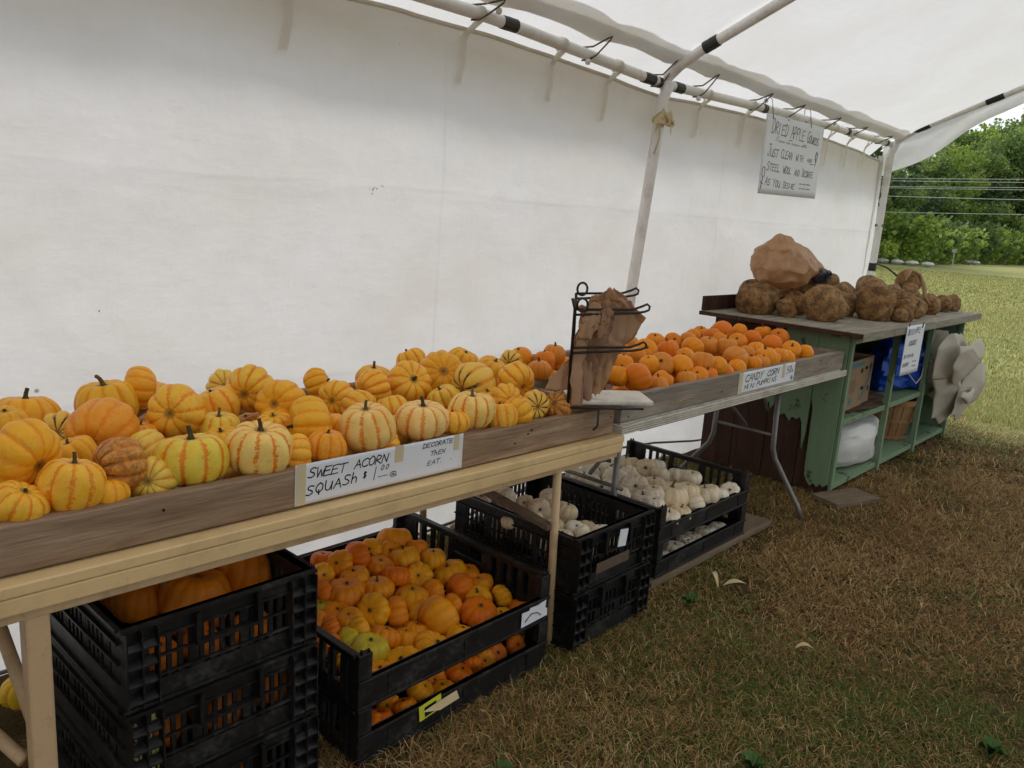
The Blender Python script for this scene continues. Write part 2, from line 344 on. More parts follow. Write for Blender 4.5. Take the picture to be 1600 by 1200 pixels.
def tones(x, y):
    n = len(x); g = .5+.5*patch(x, y, .9, 3)+.25*patch(x, y, 3.7, 4); ins = inside(x, y)
    edge = np.clip((7.6-x+.7*patch(x, y, 1.3, 9))/1.2, 0, 1); edge = np.where(ins, edge, 0)
    pg = np.where(rng.random(n) < edge, np.clip(.26+1.1*(g-.5), .05, .85), .7)
    u = rng.random(n); isg = rng.random(n) < pg
    dk = np.clip(.5+.5*patch(x, y, 2.3, 12), 0, 1); c = np.where((u < .5)[:, None], straw, np.where((u < .6+.33*dk)[:, None], brown, pale)); ro = rng.random(n) < .6; c = np.where((~ins & ro)[:, None], np.array([.42, .4, .17]), c)
    gg = np.where((edge > .4)[:, None], green, lime); c = np.where(isg[:, None], gg, c)
    red = np.clip(patch(x, y, 1.4, 6), 0, 1)[:, None]*edge[:, None]; c = c*(1-.35*red)+np.array([.25, .1, .04])*.35*red
    return c*rng.uniform(.5, 1.35, (n, 1))
def ring(n, r0, r1, a0, a1):
    r = np.sqrt(rng.uniform(r0*r0, r1*r1, n)); a = rng.uniform(R(a0), R(a1), n); return r*np.cos(a), r*np.sin(a)
parts = []
for n, r0, r1, a0, a1, Lm, wm in ((165000, .8, 3.0, -32, 75, .045, .0011), (170000, 3.0, 6.0, -4, 50, .05, .0015), (100000, 6.0, 11, 0, 32, .05, .0026), (60000, 11, 24, 4, 26, .06, .0065), (50000, 24, 50, 6, 22, .07, .014)):
    x, y = ring(n, r0, r1, a0, a1)
    L = rng.uniform(.5, 1.5, n)*Lm; ins = inside(x, y)
    fl = np.where(ins, np.clip(rng.normal(1.32, .28, n), .3, 1.56), np.clip(rng.normal(.7, .3, n), .1, 1.3))
    keep = ~((y > 1.62) & (x > 4.6) & (x < 7.0)) & ~(ins & (patch(x, y, 2.1, 21) > .42) & (rng.random(n) < .7))
    L = np.where(ins & (patch(x, y, 1.1, 31) > .3), L*1.5, L)
    parts.append((x[keep], y[keep], L[keep], (rng.uniform(.7, 1.4, n)*wm)[keep], fl[keep]))
x, y, L, wd, fl = [np.concatenate([p[i] for p in parts]) for i in range(5)]
tag(blades('grass', x, y, L, wd, fl, tones(x, y), gm), 'matted dry brown and green grass along the tables and out to the field', kind='stuff')
# scraps of leaf and straw trodden into it
mb = MB()
for k in range(260):
    r_ = random.uniform(1.6, 7); a_ = random.uniform(-.45, .75); x_, y_ = r_*math.cos(a_), r_*math.sin(a_)
    if y_ > 1.5: continue
    s_ = random.uniform(.006, .017); e_ = random.uniform(0, 6.28); d_ = Vector((math.cos(e_), math.sin(e_), random.uniform(-.2, .4))); p_ = Vector((-math.sin(e_), math.cos(e_), random.uniform(-.3, .3)))*random.uniform(.2, .55)
    c_ = Vector((x_, y_, .018+random.uniform(0, .012))); mb.add([c_-d_*s_, c_+p_*s_, c_+d_*s_, c_-p_*s_*.8], [(0, 1, 2, 3)])
tag(mb.build('leaf_litter', plain('leaf litter', (.33, .21, .09), .8, .1, .5, 3)), 'small dry leaf and straw scraps scattered over the grass', kind='stuff')
# low green weeds in the dead grass
def weed(x, y, s):
    mb = MB()
    for k in range(16):
        a = random.uniform(0, 6.28); l = s*random.uniform(.5, 1); e = random.uniform(.25, 1.0); wv = l*.28
        d = Vector((math.cos(a)*math.cos(e), math.sin(a)*math.cos(e), math.sin(e))); p = Vector((-math.sin(a), math.cos(a), 0))*wv
        b = Vector((0, 0, .005)); m = b+d*l*.6+Vector((0, 0, .01)); tip = b+d*l
        mb.add([b, m-p, m+p, tip-Vector((0, 0, .012))], [(0, 1, 3), (0, 3, 2)])
    return mb.build('weed', M['weed'], loc=(x, y, .005), smooth=True)
M['weed'] = plain('weed leaf', (.055, .12, .02), .55, .3, .4, 40)
WE = [(2.0, .78, .055, 'broad leaved green weed in the grass at the bottom, left of the white husk'), (2.62, .32, .06, 'green weed clump in the lower right foreground grass'),
      (1.62, .98, .05, 'small green weed beside the corner of the orange pumpkin crate'), (1.9, .45, .05, 'low green weed at the bottom edge among brown grass'),
      (2.75, 1.42, .06, 'green weed tuft growing at the foot of the black stacked crates'), (2.2, .1, .05, 'green weed near the bottom right corner of the grass'),
      (1.45, 1.25, .05, 'green weed in the dark grass against the orange pumpkin crate front')]
for x, y, s, lb in WE: tag(weed(x, y, s), lb, 'weed', 'green weeds in the grass')
for k, (x, y, a, l, lb) in enumerate([(3.07, 1.34, 2.6, .11, 'long pale dry corn husk lying on the brown grass'), (2.95, 1.41, 1.2, .07, 'pale dry husk standing up in the grass before the white pumpkin crate'), (2.72, .97, -.9, .06, 'small cream leaf scrap lying alone in the grass'), (3.45, .75, .4, .03, 'tiny pale leaf scrap further right on the brown grass')]):
    mb = MB(); n = 7
    for i in range(n):
        u = i/(n-1); wv = .016*math.sin(math.pi*(.1+.85*u))*(l/.09); zz = .02+(.05*math.sin(u*3)*(1 if k == 1 else .35))
        mb.v += [(u*l, -wv, zz+.006), (u*l, 0, zz), (u*l, wv, zz+.008)]
    mb.f = [(i*3+j, i*3+j+1, i*3+j+4, i*3+j+3) for i in range(n-1) for j in range(2)]
    tag(mb.build('husk', M['husk'], loc=(x, y, 0), rot=(0, 0, a), smooth=True), lb, 'husk')

# ---------------------------------------------------------------- the wood across the field
def leaf_mat(name, a, b, c):
    t = NT(name, .6, .25); at = t.attr('tone', o='Color'); rr = t.rand()
    k = t.ramp(t.attr('tone'), (.15, a), (.5, b), (.9, c)); k = t.mix(t.math('MULTIPLY', rr, .45), k, tuple(x*.62 for x in b)); t.put(t.b.inputs['Base Color'], k)
    tr = t.n('BsdfTranslucent'); t.l(k, tr.inputs[0]); ms = t.n('MixShader'); ms.inputs[0].default_value = .35
    t.l(t.b.outputs[0], ms.inputs[1]); t.l(tr.outputs[0], ms.inputs[2]); t.l(ms.outputs[0], t.out.inputs[0]); return t.m
M['leafA'] = leaf_mat('broad leaves', (.08, .14, .04), (.18, .27, .065), (.38, .46, .13))
M['leafB'] = leaf_mat('dark leaves', (.045, .085, .035), (.1, .165, .055), (.21, .29, .085))
M['leafC'] = leaf_mat('yellow flowering weeds', (.12, .18, .03), (.32, .35, .05), (.66, .56, .04))
M['leafD'] = leaf_mat('bright leaves', (.1, .17, .03), (.22, .33, .05), (.42, .52, .1))
M['bark'] = plain('bark', (.06, .05, .04), .9, .1, .3)
def leaf_cloud(name, clumps, n, leaf):
    V = []; T = []
    tot = sum(c[3]**2 for c in clumps)
    for cx, cy, cz, cr, cz_s in clumps:
        k = int(n*cr*cr/tot); d = rng.normal(0, 1, (k, 3)); d /= np.linalg.norm(d, axis=1)[:, None]
        rad = cr*rng.uniform(.55, 1.08, k)**.7
        # ragged surface
        P_ = d*rad[:, None]*np.array([1, 1, cz_s])+np.array([cx, cy, cz]); P_ += rng.normal(0, cr*.06, (k, 3))
        u = rng.normal(0, 1, (k, 3)); u /= np.linalg.norm(u, axis=1)[:, None]; v = np.cross(u, rng.normal(0, 1, (k, 3))); v /= np.linalg.norm(v, axis=1)[:, None]
        s = leaf*rng.uniform(.5, 1.4, k)[:, None]
        V.append(np.stack([P_-u*s*.5, P_+v*s*.45, P_+u*s*.6, P_-v*s*.45], 1).reshape(-1, 3))
        tone = np.clip(rng.normal(.42, .14)+rng.normal(0, .16, k), 0, 1); T.append(np.repeat(tone, 4))
    V = np.concatenate(V); T = np.concatenate(T); nf = len(V)//4
    me = bpy.data.meshes.new(name); me.vertices.add(len(V)); me.vertices.foreach_set('co', V.astype(np.float32).ravel())
    me.loops.add(nf*4); me.loops.foreach_set('vertex_index', np.arange(nf*4, dtype=np.int32)); me.polygons.add(nf)
    me.polygons.foreach_set('loop_start', np.arange(0, nf*4, 4, dtype=np.int32))
    try: me.polygons.foreach_set('loop_total', np.full(nf, 4, dtype=np.int32))
    except Exception: pass
    me.update(calc_edges=True)
    a = me.color_attributes.new('tone', 'FLOAT_COLOR', 'POINT'); a.data.foreach_set('color', np.stack([T, T, T, np.ones_like(T)], 1).astype(np.float32).ravel())
    return me
def tree_kind(k):     # unit: metres, height about 12
    rs = np.random.default_rng(20+k); cl = []; mb = MB()
    mb.tube([(0, 0, -.3), (.1, .05, 3), (.0, .2, 6), (.2, 0, 9.5)], [.3, .24, .16, .06], 7)
    for i in range(17+k*2):
        z = rs.uniform(1.8, 10.5); rr_ = 3.6*math.sin(min(1, (z-.3)/10.8)*math.pi*.86)**.7; a = rs.uniform(0, 6.28); d = rr_*rs.uniform(.25, .95)
        c = rs.uniform(1.0, 1.9)*(1.15-.04*z); cl.append((d*math.cos(a), d*math.sin(a), z, c, rs.uniform(.6, .85)))
        mb.tube([(0, 0, z*.55), (d*.5*math.cos(a), d*.5*math.sin(a), z*.85), (d*math.cos(a), d*math.sin(a), z)], [.09, .05, .02], 5)
    cl.append((0, 0, 11.0, 1.1, .9))
    return leaf_cloud('crown', cl, 7000, .27), mb.mesh('trunk', True)
kinds = [tree_kind(k) for k in range(4)]
def plant_tree(x, y, s, k, mat, label, group='trees along the far edge of the field', name='tree'):
    o = empty(name, (x, y, 0), (0, 0, random.uniform(0, 6.28))); o.scale = (s*random.uniform(.9, 1.25), s*random.uniform(.9, 1.25), s)
    cm = kinds[k][0]
    c = bpy.data.objects.new('crown', cm); col.objects.link(c); c.parent = o
    if not cm.materials: cm.materials.append(M[mat])
    c.material_slots[0].link = 'OBJECT'; c.material_slots[0].material = M[mat]
    obj('trunk', kinds[k][1], M['bark'], o)
    tag(o, label, 'tree', group); return o
# rows of trees, placed along the wood edge; az = bearing seen from the tent
TR = []
for i in range(15):          # front row in view
    az = 19.6-i*.82; d = 66+i*3.6+random.uniform(-2, 2); TR.append((az, d, 1))
for i in range(14):
    az = 19.9-i*.9; d = 76+i*4.2+random.uniform(-2, 2); TR.append((az, d, 2))
vis = ['leafB', 'leafA', 'leafA', 'leafB', 'leafD', 'leafA', 'leafB', 'leafA', 'leafD', 'leafA', 'leafB', 'leafA', 'leafD', 'leafA', 'leafB']
adj = {'leafA': 'mid green', 'leafB': 'dark green', 'leafD': 'bright yellowish green'}
for i, (az, d, row) in enumerate(TR):
    el = 4.3+max(0, (18.3-az))*.43+(0.75 if row == 2 else 0)+random.uniform(-.35, .35)
    hh = 1.5+d*math.tan(R(el)); m = vis[(i*3+row) % 15]
    j = i if row == 1 else i-15
    where = 'in the front row of the wood' if row == 1 else 'rising behind the front row of the wood'
    plant_tree(d*math.cos(R(az)), d*math.sin(R(az)), hh/12.2, i % 4, m, '%s tree %s, %s from tent' % (adj[m], where, ['first', 'second', 'third', 'fourth', 'fifth', 'sixth', 'seventh', 'eighth', 'ninth', 'tenth', 'eleventh', 'twelfth', 'thirteenth', 'fourteenth', 'fifteenth'][j]))
for az, d in [(21.3, 63), (22.7, 60), (24, 58), (26, 55), (28, 52), (33, 47), (39, 44), (46, 42), (6.0, 128), (2.5, 138), (-2, 142), (-8, 140)]:
    plant_tree(d*math.cos(R(az)), d*math.sin(R(az)), 1.0+.0045*d, random.randrange(4), random.choice(['leafA', 'leafB']), 'leafy tree of the wood edge hidden past the tent', 'trees of the wood hidden from view')
def bush_kind(k, tall):
    rs = np.random.default_rng(60+k); cl = [(rs.uniform(-2.2, 2.2), rs.uniform(-.8, .8), rs.uniform(.3, tall), rs.uniform(.5, .95), .8) for i in range(12)]
    return leaf_cloud('bush', cl, 1500, .2)
bk = [bush_kind(0, 1.3), bush_kind(1, 1.1), bush_kind(2, 2.0)]
ordn = ['first', 'second', 'third', 'fourth', 'fifth', 'sixth', 'seventh', 'eighth', 'ninth', 'tenth', 'eleventh', 'twelfth', 'thirteenth', 'fourteenth', 'fifteenth', 'sixteenth', 'seventeenth', 'eighteenth']
def bush(az, d, k, mat, s, lb, g):
    o = bpy.data.objects.new('bush', bk[k]); col.objects.link(o)
    if not bk[k].materials: bk[k].materials.append(M[mat])
    o.material_slots[0].link = 'OBJECT'; o.material_slots[0].material = M[mat]
    o.location = (d*math.cos(R(az)), d*math.sin(R(az)), 0); o.rotation_euler = (0, 0, R(az-90)+random.uniform(-.3, .3)); o.scale = (s, s, s*random.uniform(.8, 1.15)); tag(o, lb, 'bush', g)
for i in range(16):
    az = 18.9-i*.62; d = 59+i*3.0
    bush(az, d, 2, ['leafD', 'leafA', 'leafD', 'leafB'][i % 4], 1.5, '%s shrub against the tree trunks, %s from the tent corner' % (['bright green', 'mid green', 'light green', 'dark green'][i % 4], ordn[i]), 'shrubs under the trees')
    bush(az+.3, d-2.4, i % 2, 'leafC' if i > 3 else 'leafD', .72, '%s low weeds at the field edge, %s clump from the tent corner' % ('yellow flowering' if i > 3 else 'green', ordn[i]), 'weeds along the field edge')
# pale rocks and a little sign at the field edge
for az, d, w_, lb in ((17.2, 57, 1.5, 'long low heap of white rubble at the far field edge'), (12.9, 75, 1.5, 'single white boulder at the far field edge')):
    mb = MB()
    for k in range(5 if w_ > 1.49 and az > 15 else 2):
        c = Vector((0, (k-2)*.9 if az > 15 else k*.5, .18)); vs = []
        for j in range(5):
            for i in range(8):
                a = i*math.pi/4; b = j*math.pi/4-math.pi/2
                vs.append(c+Vector((math.cos(a)*math.cos(b)*.3, math.sin(a)*math.cos(b)*.42, math.sin(b)*.16))*(1+.25*noise.noise(Vector((i*1.3, j*1.1, k*3)))))
        mb.add(vs, [(j*8+i, j*8+(i+1) % 8, (j+1)*8+(i+1) % 8, (j+1)*8+i) for j in range(4) for i in range(8)])
    tag(mb.build('rubble', M['white_card'], loc=(d*math.cos(R(az)), d*math.sin(R(az)), 0)), lb, 'rock')
o = empty('field_sign', (66*math.cos(R(14.1)), 66*math.sin(R(14.1)), 0)); tag(o, 'tiny white sign on a post before the far bushes', 'sign')
MB().box(-.025, .025, -.025, .025, 0, 1.2).build('post', M['white_card'], o); MB().box(-.05, -.03, -.16, .16, .95, 1.2).build('board', M['white_card'], o)
# power lines
M['cable'] = plain('cable', (.45, .46, .45), .5, .3)
ends = []
for i, (a, b) in enumerate([((47.403, 15.904, 4.835), (49.049, 9.706, 5.063)), ((47.41, 15.885, 4.698), (49.054, 9.68, 4.903)), ((47.425, 15.84, 4.391), (49.063, 9.636, 4.648)), ((47.428, 15.83, 4.322), (49.066, 9.618, 4.536)), ((47.449, 15.766, 3.877), (49.083, 9.534, 4.039)), ((47.49, 15.642, 3.016), (49.107, 9.409, 3.3))]):
    a, b = Vector(a), Vector(b); dv = (b-a); p0 = a-dv*2.2; p1 = b+dv*3
    pts = [p0.lerp(p1, k/30)+Vector((0, 0, -.25*math.sin(math.pi*k/30)+.21)) for k in range(31)]
    tag(MB().tube(pts, .013 if i != 4 else .016, 5).build('power_line', M['cable'], smooth=True), ['topmost pair, upper overhead wire before the woods', 'topmost pair, lower overhead wire before the woods', 'second pair, upper overhead wire before the woods', 'second pair, lower overhead wire before the woods', 'overhead wire below the two pairs, sloping slightly', 'lowest single overhead wire before the woods'][i], 'wire', 'overhead wires between tent and woods')

# ---------------------------------------------------------------- tent
tent = empty('tent', (3.9, -.5, 0)); tag(tent, 'white tarpaulin market tent on a pipe frame over all the tables', 'tent')
def TP(mb, name, m, bevel=0, smooth=False, parent=None):
    mb.v = [(v[0]-3.9, v[1]+.5, v[2]) for v in mb.v] if parent is None else mb.v
    return mb.build(name, m, parent or tent, bevel, smooth)
def eave_z(x): return float(np.interp(x, [-3.5, 1.9, 2.6, 3.92, 5.5, 7.63], [2.30, 2.30, 2.305, 2.25, 2.30, 2.327]))
def eave_y(x): return 2.58
for x, top in ((3.92, 2.26), (7.62, 2.33)):
    b = {3.92: 3.68, 7.62: 7.62}[x]
    TP(MB().tube([(b, 2.57, -.1), (b+(x-b)*.5, 2.565, top*.5), (x-.01, 2.56, top-.1), (x, 2.53, top)], .031, 14), 'pole', M['white_pipe'], smooth=True)
for x in (0., -3.4): TP(MB().tube([(x, 2.57, -.1), (x, 2.56, 2.2)], .031, 12), 'pole', M['white_pipe'], smooth=True)
for x in (-3.4, .0, 3.92, 7.62): TP(MB().tube([(x, -3.6, -.1), (x, -3.6, 2.3)], .031, 12), 'pole', M['white_pipe'], smooth=True)
pur = TP(MB().tube([(x, eave_y(x), eave_z(x)) for x in np.linspace(-3.45, 7.6, 60)], .0265, 14), 'purlin', M['white_pipe'], smooth=True)
TP(MB().tube([(-3.45, -3.6, 2.3), (7.6, -3.6, 2.3)], .026, 10), 'purlin', M['white_pipe'], smooth=True)
def roof_z(y): return 2.36+(2.53-y)*.465 if y > -.5 else 2.36+(3.03+.5+y)*.465
ridge = roof_z(-.5)
for x in (-3.4, .0, 3.92, 7.62):
    ez = eave_z(x)-(.03 if x > 7 else 0)
    TP(MB().tube([(x, 2.56, ez-.04), (x, 2.545, ez+.03), (x, 2.48, ez+.085), (x, 2.36, ez+.155), (x, 1.0, roof_z(1.0)-.05), (x, -.5, ridge-.05), (x, -3.4, 2.42), (x, -3.6, 2.3)], .028, 14), 'rafter', M['white_pipe'], smooth=True)
TP(MB().tube([(-3.45, -.5, ridge-.05), (7.6, -.5, ridge-.05)], .026, 10), 'ridge_pipe', M['white_pipe'], smooth=True)
for x in (-3.4, -3.4+3.7): pass
# black tape on the joints
def tape_on(p, d, l, r=.0295):
    p = Vector(p); d = Vector(d).normalized(); jit = MB().tube([p-d*l*.5, p-d*l*.1, p+d*l*.15, p+d*l*.5], [r, r*1.05, r*1.02, r*1.04], 12)
    return TP(jit, 'tape', M['black_tape'])
for x, l in ((2.68, .09), (3.78, .1), (4.08, .09), (5.14, .06), (6.6, .06), (7.5, .05), (3.88, .03), (1.2, .08)):
    tape_on((x, eave_y(x), eave_z(x)), (1, 0, 0), l, .0285)
for x, y, l in ((3.92, 2.3, .085), (7.62, 2.34, .13), (7.62, 1.82, .13), (3.92, .9, .12)):
    if y > 2.3: z = roof_z(y)-.055
    else: z = roof_z(y)-.048
    z = float(np.interp(y, [1.0, 2.36], [roof_z(1.0)-.05, eave_z(x)+.155-(.03 if x > 7 else 0)]))
    tape_on((x, y, z), (0, 1.36, -(roof_z(1.0)-.05-eave_z(x)-.155)), l, .031)
for z, l in ((1.25, .07), (1.88, .05), (1.80, .03), (1.62, .025)): tape_on((7.62, 2.565, z), (0, 0, 1), l, .034)
# side wall tarp: ties to the purlin, sags between ties
tops = [(-3.45, 2.2), (0, 2.22), (1.67, 2.225), (2.1, 2.25), (3.02, 2.244), (3.88, 2.203), (3.99, 2.202), (4.9, 2.237), (6.5, 2.231), (7.57, 2.185)]
def wall_pt(u, v):
    x = -3.45+u*(7.6+3.45); zt = float(np.interp(x, [a for a, b in tops], [b for a, b in tops]))-.006*abs(math.sin(x*3.6))
    z = -.02+v*(zt+.02); y = 2.625+.018*fbm(x*.8, z*.9, 2)+.01*fbm(x*2.5, z*1.2, 7)+.004*ridged(Vector((x*3, z*4, 1)))
    y += (.0035)*math.exp(-((z-1.56+.012*math.sin(x*1.3))/.02)**2)+.003*math.exp(-((z-.82+.01*math.sin(x*2))/.02)**2)+.0035*math.exp(-((abs((x+.3)%1.9-.95)+.01*math.sin(z*3))/.02)**2)-.012*math.exp(-((x-3.9)/.06)**2)*(z/2.2)
    y += .02*max(0, .3-z)*math.sin(x*5)+.03*max(0, .25-z)*fbm(x*4, z*8)
    return (x-3.9, y+.5, z)
side = grid('side_wall', 360, 80, wall_pt, M['wall'], tent)
mb = MB(); pts = []
def hemline(x): 
    c = wall_pt((x+3.45)/11.05, 1.0); return Vector(c)
mb.tube([hemline(x)+Vector((0, -.004, -.004)) for x in np.linspace(-3.4, 7.55, 120)], .009, 6)
mb.build('wall_hem', M['hem'], tent, smooth=True)
# end wall at the near left end
grid('end_wall', 60, 20, lambda u, v: (-3.47-3.9+.02*fbm(u*4, v*3), 2.6-u*6.2+.5, v*(2.3 if abs(u-.5) > .49 else 2.3+(.5-abs(u-.5))*2*1.4)), M['wall'], tent)
# roof sheet, scalloped where the bungees pull its hem
bx = [1.2, 1.9, 2.5, 3.25, 3.86, 4.3, 5.0, 5.5, 6.15, 6.7, 7.3, 7.62]
def hem_y(x):
    i = max(0, min(len(bx)-2, int(np.searchsorted(bx, x))-1)); 
    if x < bx[0]: return 2.5
    u = (x-bx[i])/(bx[i+1]-bx[i]); return 2.54-.022*math.sin(math.pi*max(0, min(1, u)))**.8
def roof_pt(u, v):
    x = -3.5+u*11.2; y0 = hem_y(x); y = y0+(-3.75-y0)*v
    z = roof_z(y)+.012*fbm(x*1.2, y*.9, 4)+.006*ridged(Vector((x*1.5-y, y*2.5, 3)))
    span = abs(math.sin(math.pi*(x-.22)/3.7)); z -= .035*span*max(0, math.sin(math.pi*min(1, v*2)))
    if v < .02: z -= .01
    return (x-3.9, y+.5, z)
grid('roof_cover', 300, 110, roof_pt, M['roof'], tent)
def band_pt(u, v):     # doubled hem band under the sheet
    x = -3.4+u*11.0; y0 = hem_y(x); wd_ = .12+.03*fbm(x*1.5, 3); y = y0-v*wd_; return (x-3.9, y+.5, roof_z(y)-.012+.01*fbm(x*3, v*2, 6)-.006*math.sin(v*3.14)+.012*v)
grid('roof_hem', 300, 6, band_pt, M['hem'], tent)
def skirt_pt(u, v):    # outer fly that hangs over the eave
    x = -3.5+u*11.2; a = v
    y = 2.46+.42*a+.02*fbm(x*1.5, a*2); z = roof_z(2.46)+.02-.14*a-.2*max(0, a-.45)+.015*fbm(x*2, a*2, 5)*a
    return (x-3.9, y+.5, z)
grid('eave_skirt', 240, 12, skirt_pt, M['roof'], tent)
def gable_pt(u, v):
    y = 2.66-u*5.9; s = 1 if y > -.5 else 1; drop = float(np.interp(y, [-3.3, -1, 1.0, 1.63, 2.3, 2.6], [.25, .1, .1, .13, .24, .3]))*(1+.12*math.sin(y*9))
    z = roof_z(y)+.01-drop*v; return (7.68+.03*math.sin(v*2)+.02*fbm(y*2, v*2)-3.9, y+.5, z)
grid('gable_valance', 120, 8, gable_pt, M['roof'], tent)
grid('corner_flap', 8, 30, lambda u, v: (7.55+u*.12-3.9, 2.63+.02*math.sin(u*5+v*9)+.5, .02+v*2.2), M['wall'], tent)
# bungee loops with white balls
for i, x in enumerate(bx[2:-1]):
    hy = hem_y(x)-.04; hz = roof_z(hy)-.02; py_, pz_ = eave_y(x), eave_z(x); mb = MB()
    j = random.uniform(-.02, .02)
    mb.tube([(x-.03, py_+.02, pz_+.03), (x+.01+j, py_-.03, pz_+.035), (x+.035, hy-.01, hz), (x+.05, hy-.02, hz+.008), (x+.055, hy-.005, hz-.006), (x+.02, py_-.036, pz_+.0), (x-.02, py_-.02, pz_-.03), (x-.035, py_+.01, pz_-.03)], .0042, 6)
    b = TP(mb, 'bungee', M['bungee'], smooth=True)
    s = MB(); c = Vector((x-.035 if i % 2 else x+.065, py_-.03 if i % 2 else hy+.03, pz_-.04 if i % 2 else hz-.03)); s.tube([c+Vector((0, 0, q)) for q in (-.014, -.011, 0, .011, .014)], [.003, .011, .015, .011, .003], 10)
    TP(s, 'bungee_ball', M['ball'], smooth=True)
# white webbing ties with hanging tails
for i, (x, l) in enumerate([(1.67, .28), (2.5, .26), (3.05, .22), (3.5, .24), (4.42, .2), (4.98, .22), (6.35, .26), (6.75, .25), (7.15, .2)]):
    y, z = eave_y(x), eave_z(x); mb = MB(); l *= .72; r = .033; dx = -.035-.02*random.random()
    def rib(pts, wd_):
        vs = []; n = len(pts)
        for q in pts: vs += [Vector(q)+Vector((-wd_, 0, 0)), Vector(q)+Vector((wd_, 0, 0))]
        mb.add(vs, [(2*k, 2*k+1, 2*k+3, 2*k+2) for k in range(n-1)])
    rib([(x, y-r*math.sin(a), z+r*math.cos(a)) for a in np.linspace(-2.6, 2.6, 14)], .016)
    rib([(x, y-.026, z-.02), (x+dx*.6, 2.6, z-.07), (x+dx, 2.607, z-.1), (x+dx*1.1, 2.6, z-.1-l*.5), (x+dx*1.5, 2.603, z-.1-l)], .019)
    rib([(x+.008, y+.02, z-.028), (x+dx, 2.605, z-.09)], .014)
    mb.v = [(v[0]-3.9, v[1]+.5, v[2]) for v in mb.v]; o = mb.build('webbing_tie', M['hem'], tent, smooth=True)
# big knot of cloth at the pole
mb = MB(); c0 = Vector((3.905, 2.555, 2.07))
for k in range(9):
    a = random.uniform(-1.2, 1.2); l = random.uniform(.05, .11); s_ = -1 if k % 2 else 1
    p = [c0+Vector((0, -.03, random.uniform(-.03, .03))), c0+Vector((s_*l*.5, -.04, .02*a)), c0+Vector((s_*l, -.025, -.05-.03*a))]; wv = Vector((.0, .004, .018))
    mb.add([p[0]-wv, p[0]+wv, p[1]-wv*1.5, p[1]+wv*1.5, p[2]-wv*.7, p[2]+wv*.7], [(0, 1, 3, 2), (2, 3, 5, 4)])
mb.tube([c0+Vector((math.cos(a)*.036, math.sin(a)*.036, .02*math.sin(2*a))) for a in np.linspace(0, 6.28, 14)], .014, 8)
mb.tube([c0+Vector((-.03, -.035, .04)), c0+Vector((-.06, -.04, -.05)), c0+Vector((-.05, -.035, -.12)), c0+Vector((-.08, -.03, -.2))], .004, 5)
mb.v = [(v[0]-3.9, v[1]+.5, v[2]) for v in mb.v]; mb.build('knotted_strip', plain('yellowed cloth', (.52, .42, .25), .85, .1, .25, 40), tent, smooth=True)
# old mould specks on the sheet
mb = MB()
for cx, cz, n, sp_ in ((2.03, 1.56, 12, .02), (2.12, 2.12, 2, .006), (.95, 1.12, 1, .01), (3.3, 1.35, 2, .02), (4.3, 1.5, 2, .04)):
    for k in range(n):
        x_, z_ = cx+random.gauss(0, sp_), cz+random.gauss(0, sp_*.5); r_ = random.uniform(.001, .0026); y_ = 2.585
        c_ = wall_pt((x_+3.45)/11.05, (z_+.02)/2.25); y_ = c_[1]-.5-.003
        mb.add([(x_+r_*math.cos(a)-3.9, y_+.5, z_+r_*1.4*math.sin(a)) for a in (0, 1.2, 2.4, 3.6, 4.9)], [(0, 1, 2, 3, 4)])
o = mb.build('mould_specks', M['card_print'], tent); o['kind'] = 'stuff'
# hose / cable along the wall foot
pts = [(5.0, 2.57, .06), (4.7, 2.56, .09), (4.2, 2.56, .16), (3.7, 2.56, .2), (3.3, 2.57, .17), (2.9, 2.57, .09), (2.5, 2.57, .05), (1.9, 2.56, .04), (1.0, 2.56, .03), (.2, 2.55, .04)]
tag(MB().tube(pts, .007, 8).build('cable', M['grey_metal'], smooth=True), 'grey cable sagging along the foot of the tent wall', 'cable')

